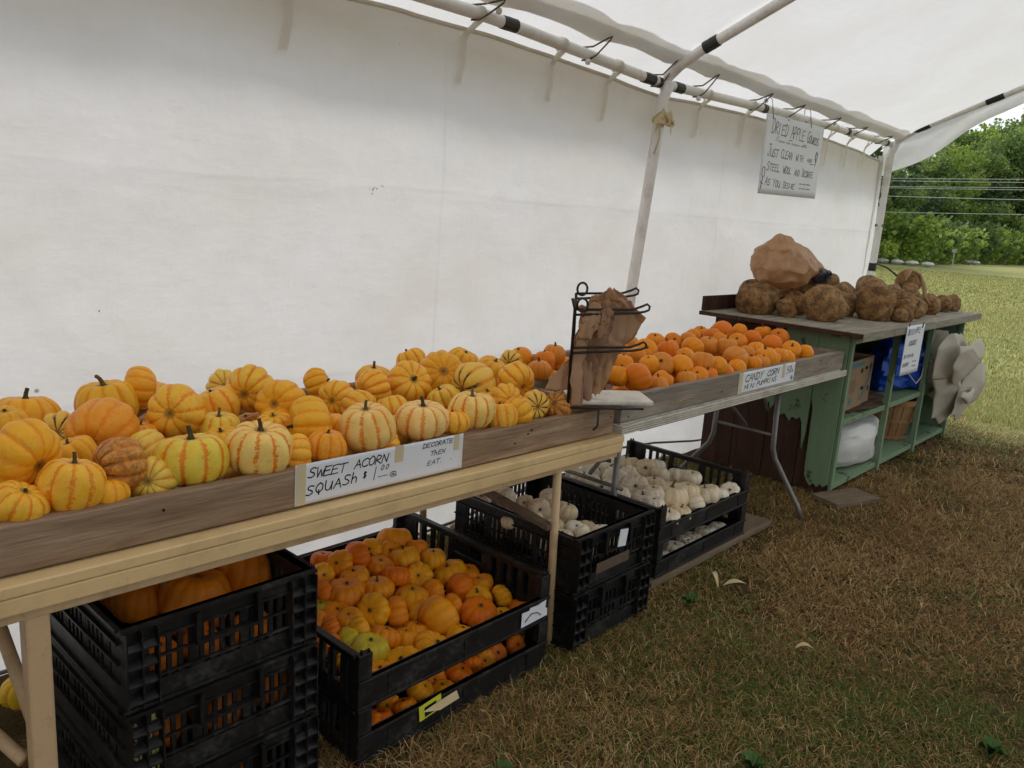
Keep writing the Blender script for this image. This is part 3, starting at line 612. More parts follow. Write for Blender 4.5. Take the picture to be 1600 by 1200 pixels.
# fruit positions (x, y, z, radius) in metres, worked out beforehand
D = {
'squash': [(0.64,2.243,0.907,0.071,'Y','us'),(0.5,1.791,0.944,0.069,'Y','b'),(0.459,1.687,0.88,0.05,'S','u'),(0.558,1.696,0.896,0.06,'S','us'),(0.632,1.898,0.892,0.05,'Y','u'),(0.735,2.001,0.912,0.076,'O','b'),(0.834,2.24,0.913,0.077,'Y','us'),(0.939,2.274,0.941,0.057,'Y','l'),(0.668,1.731,0.907,0.057,'R','g'),(0.796,1.876,0.879,0.05,'P','g'),(0.731,1.717,0.863,0.05,'P','b'),(0.828,1.733,0.892,0.077,'G','us'),(0.932,2.024,0.927,0.071,'S','b'),(1.013,2.31,0.898,0.053,'S','u'),(1.088,2.113,0.903,0.059,'S','u'),(1.017,1.963,0.884,0.055,'G','us'),(1.212,2.142,0.934,0.069,'S','b'),(1.226,2.331,0.903,0.05,'P','b'),(1.215,1.977,0.924,0.066,'Y','g'),(1.19,1.796,0.904,0.073,'Y','l'),(0.987,1.704,0.898,0.074,'T','us'),(0.828,2.019,0.876,0.05,'O','u'),(0.621,1.699,0.863,0.05,'Y','us'),(1.081,1.692,0.866,0.05,'S','l'),(0.673,2.108,0.891,0.05,'K','g'),(1.172,1.691,0.874,0.05,'O','u'),(1.312,1.702,0.903,0.07,'T','us'),(1.512,1.704,0.895,0.073,'C','us'),(1.714,1.704,0.895,0.068,'T','us'),(1.502,2.225,0.9,0.05,'Y','r'),(1.449,2.034,0.894,0.056,'S','b'),(1.606,2.057,0.908,0.057,'S','r'),(1.736,2.225,0.897,0.061,'Y','us'),(1.758,2.058,0.907,0.075,'S','f'),(2.001,2.337,0.915,0.055,'S','u'),(1.984,2.144,0.904,0.083,'Y','b'),(2.268,2.327,0.89,0.063,'Y','u'),(1.951,1.932,0.91,0.072,'K','r'),(2.23,2.127,0.89,0.063,'Y','u'),(2.087,1.862,0.923,0.062,'S','b'),(1.929,1.755,0.892,0.051,'S','b'),(2.008,1.702,0.873,0.05,'K','b'),(2.123,1.689,0.859,0.05,'R','b'),(1.907,1.685,0.862,0.05,'Y','b'),(1.827,1.685,0.863,0.05,'S','u'),(1.796,1.919,0.877,0.052,'G','u'),(1.461,1.943,0.887,0.053,'S','b'),(1.545,1.886,0.88,0.05,'S','u'),(1.299,1.805,0.873,0.05,'Y','u'),(1.486,1.774,0.85,0.05,'P','u'),(1.627,1.699,0.872,0.05,'S','u'),(2.459,2.23,0.888,0.05,'K','g'),(0.507,1.729,0.852,0.05,'O','u'),(0.572,2.171,0.917,0.05,'Y','u'),(1.006,2.095,0.879,0.05,'O','u'),(0.488,1.892,0.894,0.05,'P','b'),(1.156,1.913,0.875,0.05,'S','u'),(1.363,1.69,0.836,0.05,'S','l'),(1.942,1.847,0.869,0.05,'S','u'),(0.986,1.893,0.868,0.05,'Y','u')],
'squash_fill': [(0.285,1.949,0.803,0.058),(1.818,2.161,0.809,0.065),(1.241,1.879,0.803,0.057),(0.291,1.843,0.803,0.057),(1.669,2.214,0.807,0.062),(0.255,2.07,0.809,0.065),(0.257,2.262,0.805,0.06),(1.318,2.228,0.809,0.065),(1.009,1.815,0.806,0.062),(1.849,1.744,0.804,0.058),(1.439,1.881,0.801,0.056),(1.097,1.919,0.806,0.061),(0.494,1.96,0.81,0.066),(1.704,1.906,0.804,0.059),(2.049,1.779,0.806,0.061),(0.561,2.166,0.802,0.056),(2.029,2.271,0.807,0.063),(2.187,2.171,0.804,0.058),(2.136,2.08,0.805,0.06),(0.707,1.833,0.808,0.064),(0.43,2.177,0.801,0.055),(0.178,1.815,0.802,0.056),(0.391,1.746,0.807,0.062),(0.608,2.298,0.805,0.06),(1.225,2.171,0.802,0.056),(2.233,1.997,0.805,0.06),(0.592,1.839,0.803,0.058),(0.948,2.238,0.81,0.066),(1.506,2.184,0.804,0.059),(1.851,2.026,0.807,0.062),(2.159,1.768,0.809,0.065),(1.989,2.039,0.808,0.064),(1.218,1.735,0.805,0.06),(1.369,2.003,0.801,0.055)],
'candy': [(2.509,2.217,0.905,0.049),(2.37,1.997,0.904,0.049),(2.555,2.125,0.905,0.043),(2.705,2.198,0.905,0.05),(2.876,2.023,0.904,0.043),(2.553,1.81,0.905,0.043),(2.575,1.761,0.905,0.043),(2.809,1.905,0.905,0.049),(2.625,1.704,0.904,0.057),(3.288,2.202,0.905,0.052),(3.009,1.971,0.905,0.046),(3.214,2.056,0.905,0.058),(3.531,2.208,0.904,0.048),(3.66,2.179,0.904,0.044),(3.361,2.02,0.905,0.051),(2.963,1.81,0.903,0.057),(2.794,1.692,0.875,0.043),(2.745,1.68,0.863,0.043),(3.038,1.757,0.9,0.052),(3.258,1.866,0.905,0.043),(3.55,1.997,0.905,0.055),(3.735,2.131,0.904,0.049),(3.93,2.218,0.904,0.044),(4.112,2.275,0.904,0.043),(3.168,1.724,0.909,0.053),(3.234,1.687,0.895,0.043),(3.068,1.683,0.865,0.043),(2.963,1.68,0.864,0.043),(3.692,1.99,0.905,0.054),(4.062,2.176,0.905,0.047),(4.269,2.227,0.905,0.064),(3.944,2.054,0.905,0.045),(3.74,1.909,0.905,0.054),(3.485,1.731,0.9,0.059),(3.988,1.979,0.905,0.05),(4.415,2.185,0.905,0.05),(3.648,1.753,0.904,0.043),(3.423,1.685,0.867,0.043),(4.189,1.992,0.905,0.054),(3.798,1.78,0.905,0.049),(3.732,1.694,0.891,0.056),(4.499,2.08,0.905,0.055),(4.096,1.832,0.905,0.054),(4.432,1.945,0.905,0.056),(3.869,1.683,0.893,0.043),(4.066,1.711,0.904,0.049),(4.178,1.678,0.883,0.043),(3.942,1.678,0.873,0.043),(3.29,1.68,0.863,0.043),(3.56,1.678,0.882,0.043),(3.144,1.677,0.865,0.043),(3.652,1.676,0.874,0.043),(2.891,1.826,0.911,0.043),(3.075,2.092,0.905,0.043),(3.786,1.683,0.877,0.043)],
'candy_fill': [(3.719,1.805,0.829,0.055),(4.037,2.029,0.826,0.051),(4.178,2.21,0.823,0.048),(3.591,1.945,0.824,0.049),(3.131,1.86,0.828,0.054),(4.431,1.778,0.827,0.052),(3.746,2.243,0.824,0.049),(3.374,2.225,0.827,0.052),(2.647,2.237,0.828,0.054),(3.111,2.214,0.825,0.05),(2.864,1.812,0.829,0.055),(4.197,1.93,0.825,0.05),(3.39,1.805,0.827,0.053),(3.232,2.109,0.828,0.054),(2.674,1.804,0.824,0.049),(2.866,2.249,0.829,0.054),(2.698,1.958,0.827,0.053),(2.871,2.104,0.829,0.055),(3.108,1.734,0.825,0.051),(4.401,2.211,0.824,0.048),(2.747,2.103,0.83,0.056),(3.307,1.957,0.829,0.055),(3.077,1.964,0.829,0.055),(4.449,2.304,0.824,0.049),(3.023,1.85,0.824,0.049),(3.598,2.283,0.828,0.053),(3.553,1.813,0.825,0.05),(2.572,1.906,0.824,0.049),(4.281,2.134,0.825,0.05),(2.553,2.282,0.829,0.055),(2.974,2.046,0.829,0.055),(3.939,1.83,0.826,0.052),(4.488,2.135,0.829,0.055),(4.37,1.945,0.829,0.055),(4.166,2.066,0.829,0.055),(2.587,2.092,0.827,0.053),(3.214,1.773,0.83,0.056),(3.501,2.042,0.828,0.054),(4.066,2.257,0.824,0.049),(2.745,2.294,0.828,0.054),(3.749,2.086,0.829,0.055),(3.97,1.739,0.824,0.048),(3.997,2.198,0.829,0.055),(4.078,2.134,0.828,0.054),(3.321,2.089,0.828,0.054)],
'mini': [(1.787,2.136,0.294,0.057,'o'),(1.826,2.059,0.279,0.039,'o'),(1.673,2.126,0.292,0.039,'o'),(1.726,2.089,0.281,0.039,'o'),(1.845,1.986,0.257,0.043,'o'),(1.602,2.106,0.29,0.052,'o'),(1.743,2.021,0.276,0.049,'o'),(1.514,2.094,0.296,0.045,'o'),(1.492,2.156,0.29,0.039,'o'),(1.644,2.038,0.266,0.045,'o'),(1.654,1.963,0.259,0.045,'o'),(1.73,1.931,0.244,0.048,'o'),(1.859,1.908,0.23,0.055,'o'),(1.91,1.87,0.224,0.039,'o'),(1.523,2.021,0.27,0.047,'o'),(1.453,1.969,0.255,0.057,'o'),(1.561,1.943,0.245,0.05,'o'),(1.647,1.867,0.216,0.054,'o'),(1.728,1.846,0.218,0.044,'o'),(1.834,1.824,0.204,0.052,'o'),(1.913,1.808,0.206,0.042,'o'),(1.839,1.744,0.206,0.044,'o'),(1.932,1.719,0.185,0.041,'o'),(1.783,1.682,0.187,0.057,'o'),(1.954,1.642,0.164,0.044,'o'),(1.852,1.642,0.164,0.04,'o'),(1.739,1.76,0.198,0.039,'o'),(1.64,1.725,0.2,0.066,'o'),(1.554,1.826,0.206,0.05,'o'),(1.478,1.857,0.231,0.051,'o'),(1.375,1.913,0.233,0.042,'o'),(1.315,1.86,0.225,0.04,'o'),(1.387,1.856,0.23,0.039,'o'),(1.391,1.807,0.22,0.039,'o'),(1.437,1.749,0.2,0.047,'o'),(1.336,1.791,0.205,0.039,'y'),(1.357,1.718,0.198,0.054,'y'),(1.503,1.725,0.179,0.04,'o'),(1.538,1.634,0.169,0.059,'o'),(1.652,1.63,0.172,0.051,'o'),(1.419,1.633,0.167,0.056,'o'),(1.316,1.624,0.172,0.049,'o'),(1.288,1.718,0.194,0.039,'o'),(1.274,1.816,0.211,0.039,'o'),(1.354,1.963,0.237,0.039,'y'),(1.391,2.008,0.267,0.039,'o'),(1.436,2.08,0.282,0.039,'o'),(1.745,1.616,0.158,0.039,'o'),(1.289,1.907,0.236,0.039,'o'),(1.56,1.741,0.181,0.039,'o'),(1.63,1.802,0.198,0.039,'o'),(1.306,1.681,0.183,0.039,'o')],
'mini_fill': [(1.459,1.999,0.161,0.051),(1.435,2.173,0.157,0.047),(1.86,2.029,0.157,0.046),(1.546,2.217,0.158,0.047),(1.68,2.167,0.159,0.049),(1.268,2.085,0.16,0.05),(1.337,1.918,0.157,0.046),(1.795,2.08,0.16,0.05),(1.371,2.122,0.156,0.045),(1.481,1.899,0.159,0.048),(1.651,1.989,0.157,0.046),(1.874,2.184,0.159,0.049),(1.587,1.886,0.158,0.047),(1.326,2.012,0.159,0.049),(1.483,2.082,0.158,0.047),(1.466,1.816,0.159,0.048),(1.248,2.221,0.156,0.045),(1.73,1.964,0.158,0.048),(1.764,2.202,0.16,0.05),(1.256,1.92,0.157,0.047),(1.813,1.946,0.159,0.048),(1.584,2.117,0.158,0.048),(1.686,1.814,0.159,0.048),(1.354,1.84,0.159,0.048),(1.257,1.769,0.159,0.048),(1.559,2.011,0.16,0.05),(1.897,2.101,0.159,0.049),(1.708,2.086,0.157,0.046),(1.248,1.677,0.158,0.048),(1.784,1.87,0.157,0.046),(1.342,2.216,0.162,0.052),(1.402,2.047,0.211,0.052),(1.603,2.188,0.209,0.048),(1.293,2.157,0.207,0.046),(1.256,2.013,0.211,0.051),(1.498,2.167,0.208,0.047)],
'mini_low': [(1.907,1.607,0.048,0.036),(1.817,1.613,0.048,0.036),(1.758,1.609,0.048,0.036),(1.701,1.611,0.049,0.036),(1.635,1.6,0.051,0.047),(1.56,1.636,0.05,0.036),(1.482,1.611,0.05,0.042),(1.549,1.583,0.042,0.036),(1.4,1.588,0.048,0.038),(1.313,1.593,0.045,0.04),(1.229,1.577,0.059,0.036),(1.374,1.629,0.04,0.036),(1.264,1.584,0.059,0.036)],
'white': [(3.274,2.147,0.294,0.058),(3.299,2.039,0.295,0.048),(3.396,2.041,0.294,0.042),(3.142,2.148,0.292,0.042),(3.006,2.167,0.298,0.045),(2.931,2.197,0.294,0.042),(3.03,2.03,0.295,0.054),(3.019,1.911,0.294,0.06),(3.148,1.892,0.294,0.044),(3.286,1.94,0.295,0.042),(3.362,1.886,0.289,0.053),(3.355,1.811,0.301,0.042),(3.207,1.747,0.291,0.05),(3.086,1.762,0.288,0.07),(2.916,1.796,0.295,0.048),(3.274,1.685,0.274,0.058),(3.379,1.675,0.256,0.042),(3.488,1.671,0.247,0.042),(3.18,1.681,0.243,0.052),(3.038,1.678,0.242,0.046),(2.936,1.678,0.243,0.047),(2.888,1.99,0.293,0.042),(2.881,2.12,0.29,0.049),(3.078,2.171,0.293,0.042),(2.852,1.875,0.298,0.042),(2.896,1.727,0.295,0.042),(3.151,2.037,0.294,0.042),(2.871,1.933,0.291,0.042),(3.009,1.803,0.3,0.042),(2.884,2.05,0.299,0.042)],
'white_fill': [(3.498,1.97,0.224,0.049),(3.193,2.213,0.226,0.052),(2.943,1.912,0.224,0.049),(3.406,2.217,0.223,0.048),(3.116,1.872,0.221,0.045),(3.423,1.852,0.225,0.05),(3.373,2.02,0.222,0.047),(3.096,1.992,0.224,0.048),(3.239,2.064,0.226,0.052),(2.932,2.089,0.221,0.045),(3.119,2.16,0.222,0.046),(3.317,2.2,0.223,0.047),(3.229,1.909,0.225,0.051),(2.948,1.825,0.222,0.046),(3.352,2.124,0.224,0.049),(2.875,2.196,0.225,0.05),(3.487,2.131,0.223,0.047),(2.869,1.882,0.222,0.046),(3.491,2.229,0.226,0.051),(3.167,1.805,0.223,0.047),(3.49,1.774,0.223,0.048),(3.288,1.763,0.224,0.048),(3.047,2.238,0.222,0.046),(2.968,2.235,0.222,0.046),(2.963,2.006,0.224,0.049),(2.981,1.746,0.223,0.047)],
'white_low': [(3.04,1.684,0.074,0.052),(3.224,1.7,0.069,0.045),(3.16,1.707,0.071,0.036),(3.329,1.689,0.074,0.052),(3.44,1.683,0.074,0.043),(2.924,1.679,0.073,0.036),(3.136,1.666,0.076,0.036)],
'white_mid': [(2.235,2.001,0.384,0.054),(2.266,1.929,0.387,0.038),(2.272,1.858,0.384,0.045),(2.395,1.911,0.383,0.044),(2.343,1.786,0.383,0.047),(2.195,1.715,0.384,0.038),(2.231,1.648,0.381,0.038),(2.208,1.592,0.387,0.036),(2.297,1.581,0.382,0.036),(2.137,1.631,0.385,0.036),(2.157,2.058,0.401,0.037),(2.225,2.066,0.39,0.036),(2.189,1.817,0.384,0.036),(2.103,1.85,0.383,0.036)],
'white_mid_fill': [(2.294,1.751,0.279,0.049),(2.354,1.669,0.277,0.046),(2.441,1.793,0.278,0.048),(2.191,1.772,0.279,0.049),(2.204,1.692,0.278,0.047),(2.224,1.916,0.279,0.049),(2.316,1.893,0.279,0.049),(2.456,1.646,0.278,0.047),(2.41,1.875,0.279,0.048),(2.441,1.989,0.279,0.049),(2.29,1.989,0.277,0.046),(2.246,1.839,0.277,0.046),(2.282,1.633,0.277,0.046),(2.206,1.999,0.281,0.051),(2.351,1.816,0.279,0.049),(2.406,1.721,0.307,0.046)],
'big': [(0.729,1.873,0.498,0.06),(0.813,1.777,0.499,0.077),(0.964,1.783,0.499,0.073),(0.926,1.927,0.498,0.06),(0.82,1.92,0.498,0.06),(0.843,1.689,0.46,0.06)],
'gourd': [(4.919,2.44,1.082,0.121),(5.235,2.353,1.065,0.1),(6.501,3.162,1.055,0.087),(5.402,2.217,1.183,0.11),(4.938,1.955,1.087,0.128),(6.016,2.221,1.031,0.057),(7.058,2.646,1.165,0.088),(5.761,2.129,1.152,0.072),(5.646,1.918,1.08,0.119),(6.02,2.025,1.175,0.1),(6.054,1.948,1.023,0.048),(7.282,2.35,1.165,0.087),(5.779,1.774,1.043,0.073),(5.966,1.713,1.05,0.082),(6.902,1.922,1.039,0.067),(6.546,1.729,1.047,0.077),(7.035,2.075,1.182,0.108),(6.52,2.009,1.154,0.073),(7.471,2.313,1.029,0.055),(8.112,2.237,1.047,0.077),(6.914,1.759,1.037,0.065),(7.398,1.831,1.034,0.061),(8.156,2.139,1.031,0.058),(5.206,2.012,1.142,0.06),(7.243,2.618,1.153,0.073),(5.362,1.878,1.01,0.031),(6.202,1.848,1.138,0.053)]}

# ---------------------------------------------------------------- tables
TILT = .0132
t1 = empty('folding_table', (.4, 1.585, 0)); tag(t1, 'beige folding table carrying the striped squash tray', 'table')
top = empty('table_top', (0, 0, .758), (0, TILT, 0), t1)
MB().box(-.33, 2.0, 0, .77, -.024, 0).build('top_sheet', M['beige'], top, .003)
MB().box(-.328, 1.998, .002, .768, -.062, -.0255).build('edge_band', M['beige'], top, .004)
MB().box(-.32, 1.99, .018, .75, -.085, -.0625).build('apron', M['beige_metal'], top, .003)
def leg_tube(p, r, m, par, seg=12): return MB().tube(p, r, seg).build('leg', m, par, smooth=True)
leg_tube([(1.655, .03, .69), (1.68, .027, 0)], .0145, M['beige_metal'], t1)
leg_tube([(1.64, .70, .69), (1.68, .715, 0)], .0145, M['beige_metal'], t1)
MB().box(.033, .079, .02, .06, 0, .69).build('leg', M['beige_metal'], t1, .006)
MB().box(.035, .075, .66, .70, 0, .69).build('leg', M['beige_metal'], t1, .006)
MB().tube([(.055, .06, .40), (.055, .40, .62)], .014, 10).build('brace', M['beige_metal'], t1, smooth=True)
MB().tube([(.03, .07, .34), (-.12, .5, .5)], .014, 10).build('brace', M['beige_metal'], t1, smooth=True)
MB().tube([(1.67, .03, .25), (1.67, .71, .25)], .010, 10).build('brace', M['beige_metal'], t1, smooth=True)
MB().box(-.25, -.16, .56, .60, 0, .66, Matrix.Rotation(.12, 4, 'X')).build('brace', M['dark_wood'], t1, .003)

t2 = empty('folding_table', (2.4, 1.60, 0)); tag(t2, 'white ridged edge folding table under the orange mini pumpkins', 'table')
mb = MB().box(.03, 2.2, .03, .78, .7285, .7615); mb.build('table_top', M['white_plastic'], t2, .003)
for k in range(4): MB().box(0, 2.213, 0, .012, .7285+k*.0088, .7285+k*.0088+.0052).build('edge_rib', M['white_plastic'], t2)
for k in range(4): MB().box(0, .011, .0125, .78, .7285+k*.0088, .7285+k*.0088+.0062).build('edge_rib', M['white_plastic'], t2)
MB().box(.22, 2.1, .06, .1, .695, .727).build('frame_rail', M['dark_wood'], t2, .003)
MB().box(.22, 2.1, .68, .72, .695, .727).build('frame_rail', M['dark_wood'], t2, .003)
for X_ in (.24, 1.66):
    leg_tube([(X_, .145, .72), (X_, .13, .36), (X_+.01, .115, .30), (X_+.05, -.03, .06), (X_+.055, -.055, .0)] if X_ > 1 else [(X_, .17, .72), (X_, .17, .3), (X_, .14, 0)], .0135, M['grey_metal'], t2)
    leg_tube([(X_, .48, .72), (X_, .49, .36), (X_, .51, .30), (X_+.0, .70, .06), (X_, .71, .0)], .0135, M['grey_metal'], t2)
    MB().tube([(X_, .13, .43), (X_, .49, .43)], .009, 8).build('brace', M['grey_metal'], t2, smooth=True)
    MB().tube([(X_, .30, .45), (X_-.38*(1 if X_ > 1 else -1), .30, .71)], .009, 8).build('brace', M['grey_metal'], t2, smooth=True)
MB().tube([(1.60, .2, .68), (1.68, .2, .55)], .008, 8).build('brace', M['grey_metal'], t2, smooth=True)

def open_tray(name, x0, x1, y0, y1, z0, hgt, th_, m, label, tilt=0, hf=None):
    o = empty(name, (x0, y0, z0), (0, tilt, 0)); L = x1-x0; W = y1-y0; hf = hf or hgt
    MB().box(0, L, 0, th_, 0, hf).build('front_board', m, o, .0035)
    MB().box(0, L, W-th_, W, 0, hgt).build('rear_board', m, o, .0035)
    MB().box(0.001, th_, th_+.001, W-th_-.001, 0, hgt).build('end_board', m, o, .003)
    MB().box(L-th_, L-.001, th_+.001, W-th_-.001, 0, hgt).build('end_board', m, o, .003)
    n = 5
    for k in range(n):
        w_ = (W-2*th_-.004)/n; MB().box(th_+.002, L-th_-.002, th_+.002+k*w_, th_+.002+(k+1)*w_-.006, .002, .014).build('floor_board', m, o)
    rs = random.Random(int(x0*100)); nails = MB()
    for X_ in [.02, .05, L-.02]+[rs.uniform(.1, L-.1) for _ in range(5)]:
        zc = rs.uniform(.2, .8)*hf; nails.tube([(X_, -.0015, zc), (X_, .004, zc)], .0032, 8)
    nails.build('nail', M['card_dark'], o)
    tag(o, label, 'tray'); return o
M['card_dark'] = M['card_dark']
tr1 = open_tray('wooden_tray', .06, 2.375, 1.625, 2.40, .763+.0045, .098, .034, M['tray_wood'], 'long brown weathered wooden tray full of striped squash', TILT)
tr2 = open_tray('wooden_tray', 2.42, 4.60, 1.625, 2.40, .7645, .102, .034, M['grey_wood'], 'grey weathered wooden tray full of small round orange pumpkins')
MB().box(0.52, .54, .0355, .74, .016, .06).build('divider', M['grey_wood'], tr2)
# splintered patch on the front board of the grey tray
mb = MB()
for k in range(7): mb.tube([(.32+.03*k, -.001, .03+.002*k), (.36+.03*k, -.004, .034+random.uniform(-.004, .006))], .0016, 4)
mb.build('splinter', plain('raw splinter', (.45, .27, .12), .8, .1), tr2)

# ---------------------------------------------------------------- pumpkins
def pumpkin_mesh(name, ribs, depth, flat, seed, nu=None, nv=20, dim=.28, lump=.05, shoulder=.8, top_dim=None):
    rs = random.Random(seed); nu = nu or ribs*6; V = []; F = []; ribv = []; latv = []; ph = [rs.uniform(-.12, .12) for _ in range(ribs+1)]; dp = [rs.uniform(.7, 1.25) for _ in range(ribs)]
    ds = top_dim or dim
    for j in range(nv+1):
        th_ = math.pi*j/nv; s_ = max(0., math.sin(th_)); c_ = math.cos(th_)
        for i in range(nu):
            a = 2*math.pi*i/nu; q = a/(2*math.pi)*ribs+ph[0]*math.sin(a*2+seed); k = int(q) % ribs; fr = q-math.floor(q)
            crest = max(0., math.sin(math.pi*fr))**.5
            d = depth*dp[k]*(.35+.65*min(1, s_*1.4))
            rad = (s_**shoulder)*(1-d*(1-crest)); z = flat*c_
            z -= ds*math.exp(-(s_/.42)**2)*flat if c_ > 0 else 0
            z += dim*.7*math.exp(-(s_/.34)**2)*flat if c_ < 0 else 0
            z *= (1-.4*d*(1-crest))
            v = Vector((rad*math.cos(a), rad*math.sin(a), z)); n_ = lump*noise.noise(v*1.3+Vector((seed*3.3, 0, 0)))*2; v = v*(1+n_)
            V.append(v); ribv.append(crest); latv.append((1+c_)/2)
    F = [(j*nu+i, (j+1)*nu+i, (j+1)*nu+(i+1) % nu, j*nu+(i+1) % nu) for j in range(nv) for i in range(nu)]
    me = bpy.data.meshes.new(name); me.from_pydata(V, [], F); me.polygons.foreach_set('use_smooth', [True]*len(F))
    for nm, dat in (('rib', ribv), ('lat', latv)):
        at = me.attributes.new(nm, 'FLOAT', 'POINT'); at.data.foreach_set('value', dat)
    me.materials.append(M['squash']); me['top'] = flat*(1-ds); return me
def stem_mesh(z0, l, r, bend, seed, tip=.75):
    rs = random.Random(seed); a = rs.uniform(0, 6.28); mb = MB(); n = 7; pts = []; rr_ = []
    for k in range(n):
        u = k/(n-1); pts.append((bend*l*u*u*math.cos(a), bend*l*u*u*math.sin(a), z0-.03+l*(u-.25*bend*u*u))); rr_.append(r*(1.9 if k == 0 else 1.25 if k == 1 else 1)*(1-(1-tip)*u)*(1.15 if k == n-1 else 1))
    mb.tube(pts, rr_, 8)
    mb.v = [(x*(1+.0*i), y, z) for i, (x, y, z) in enumerate(mb.v)]
    for i in range(len(mb.v)):      # five-sided ridges
        k = (i % 8); x, y, z = mb.v[i]; cx, cy, cz = pts[i//8]; f = 1.18 if k % 2 else .86; mb.v[i] = (cx+(x-cx)*f, cy+(y-cy)*f, z)
    me = mb.mesh('stem', True); me.materials.append(M['stem']); return me
KM = {}
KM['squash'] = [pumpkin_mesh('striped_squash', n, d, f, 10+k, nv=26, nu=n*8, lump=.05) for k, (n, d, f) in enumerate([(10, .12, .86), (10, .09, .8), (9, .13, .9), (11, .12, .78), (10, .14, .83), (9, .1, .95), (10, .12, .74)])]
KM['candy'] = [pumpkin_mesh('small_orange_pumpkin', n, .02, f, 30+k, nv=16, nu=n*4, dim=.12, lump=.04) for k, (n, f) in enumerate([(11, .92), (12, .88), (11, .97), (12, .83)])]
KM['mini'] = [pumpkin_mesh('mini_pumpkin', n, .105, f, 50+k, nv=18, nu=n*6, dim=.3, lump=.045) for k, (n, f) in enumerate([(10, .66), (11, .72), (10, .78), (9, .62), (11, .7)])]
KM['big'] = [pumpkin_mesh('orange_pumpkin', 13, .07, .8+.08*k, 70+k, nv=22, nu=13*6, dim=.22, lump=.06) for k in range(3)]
ST = {}
for kk, (l, r, b) in {'squash': (.42, .07, .5), 'candy': (.34, .085, .5), 'mini': (.3, .075, .5), 'big': (.3, .07, .4)}.items():
    ST[kk] = [[stem_mesh(me['top'], l*f2, r, b*f3, 5*i+j) for j, (f2, f3) in enumerate([(1, .4), (.55, .5), (1.25, 1.2), (.35, .2)])] for i, me in enumerate(KM[kk])]
CAMDIR = math.atan2(-1.6, -1.6)
def fruit(kind, name, c, r, orient, colr, stripe=0, green=0, rot=0, stem=None, stemcol=(.05, .04, .02), sq=1):
    vi = random.randrange(len(KM[kind])); o = bpy.data.objects.new(name, KM[kind][vi]); col.objects.link(o)
    z = Matrix.Rotation(random.uniform(0, 6.28), 4, 'Z'); ca = math.atan2(-c[1], -c[0])+random.uniform(-.5, .5)
    def lean(ang, az): return Matrix.Rotation(ang, 4, Vector((-math.sin(az), math.cos(az), 0)))
    if orient == 'us': T = lean(random.uniform(0, .22), random.uniform(0, 6.28))
    elif orient == 'u': T = lean(random.uniform(.1, .5), random.uniform(0, 6.28))
    elif orient == 'f': T = lean(random.uniform(.8, 1.15), ca)
    elif orient in 'bg': T = lean(random.uniform(-.85, -1.75)-.3, ca+random.uniform(-.7, .7))
    elif orient == 'l': T = lean(random.uniform(1.2, 1.6), math.pi+random.uniform(-.6, .2))
    elif orient == 'r': T = lean(random.uniform(1.1, 1.5), random.uniform(-.8, .1))
    else: T = lean(random.uniform(.2, 1.9), random.uniform(0, 6.28))
    s_ = Matrix.Diagonal((r*random.uniform(.96, 1.04), r*random.uniform(.96, 1.04), r*sq, 1))
    o.matrix_world = Matrix.Translation(c) @ T @ z @ s_
    o.color = (*colr, 1)
    o['stripe'] = float(stripe); o['green'] = float(green); o['rot'] = float(rot)
    if stem is None: stem = random.choice([0, 1, 3, 3])
    if stem >= 0:
        s = bpy.data.objects.new('stem', ST[kind][vi][stem]); col.objects.link(s); s.parent = o; s.color = (*stemcol, 1)
    return o
def row_labels(items, noun, place, look, rows, xkey=0, mx=16):
    """rows: list of (y limit, phrase). Names each fruit by its look and by its place within its row."""
    out = [None]*len(items); bins = {}
    for i, it in enumerate(items):
        for k, (yl, ph) in enumerate(rows):
            if it[1] < yl: bins.setdefault(k, []).append(i); break
    for k, l in bins.items():
        l.sort(key=lambda i: items[i][xkey]/items[i][1]); n = len(l)      # left to right as one sees them
        for j, i in enumerate(l):
            if j < n/2: pos = ordn[j]+' from left' if j else 'leftmost'
            else: pos = (ordn[n-1-j]+' from right') if j < n-1 else 'rightmost'
            out[i] = '%s %s, %s %s %s' % (look(i), noun, pos, rows[k][1], place)
    return out
LOOK = {'Y': ('golden yellow', (.88, .42, .012), .45, 0, 0), 'S': ('yellow and orange striped', (.88, .46, .025), .9, 0, 0), 'T': ('cream and orange striped', (.88, .64, .2), 1., .12, 0),
        'C': ('pale cream faintly striped', (.88, .68, .24), .8, .1, 0), 'O': ('deep orange', (.84, .3, .012), .7, 0, 0), 'P': ('pale yellow', (.87, .56, .08), .5, .3, 0),
        'G': ('green tinged yellow', (.78, .58, .05), .9, .35, 0), 'K': ('dark green flecked yellow', (.82, .5, .08), .6, 1., 0), 'R': ('blemished brown and orange', (.72, .34, .06), .5, .8, .85)}
def sname(it): return LOOK[it[4]][0]
sq_items = D['squash']
ORI = {'us': 'upright stemmed', 'u': '', 'b': 'blossom-end-out', 'g': 'blossom-end-out', 'f': 'stem-facing', 'l': 'side-lying', 'r': 'side-lying'}
labs = row_labels(sq_items, 'squash', 'of the squash tray', lambda i: sname(sq_items[i]), [(1.76, 'in front row'), (1.95, 'in second row'), (2.12, 'in third row'), (9, 'in back row')])
for it, lb in zip(sq_items, labs):
    x, y, z, r, k, o_ = it; nm, c, st, gr, ro = LOOK[k]
    c = tuple(min(.92, v*random.uniform(.93, 1.05)) for v in c)
    ob = fruit('squash', 'striped_squash', (x, y, z), r*1.07, o_, c, st*random.uniform(.85, 1), gr, ro, stem=(2 if o_ == 'us' and random.random() < .4 else 0) if o_ == 'us' else random.choice([3, 1, 1]), stemcol=random.choice([(.02, .02, .012), (.05, .045, .02), (.16, .13, .06)]))
    tag(ob, lb, 'squash', 'striped squash in the long tray')
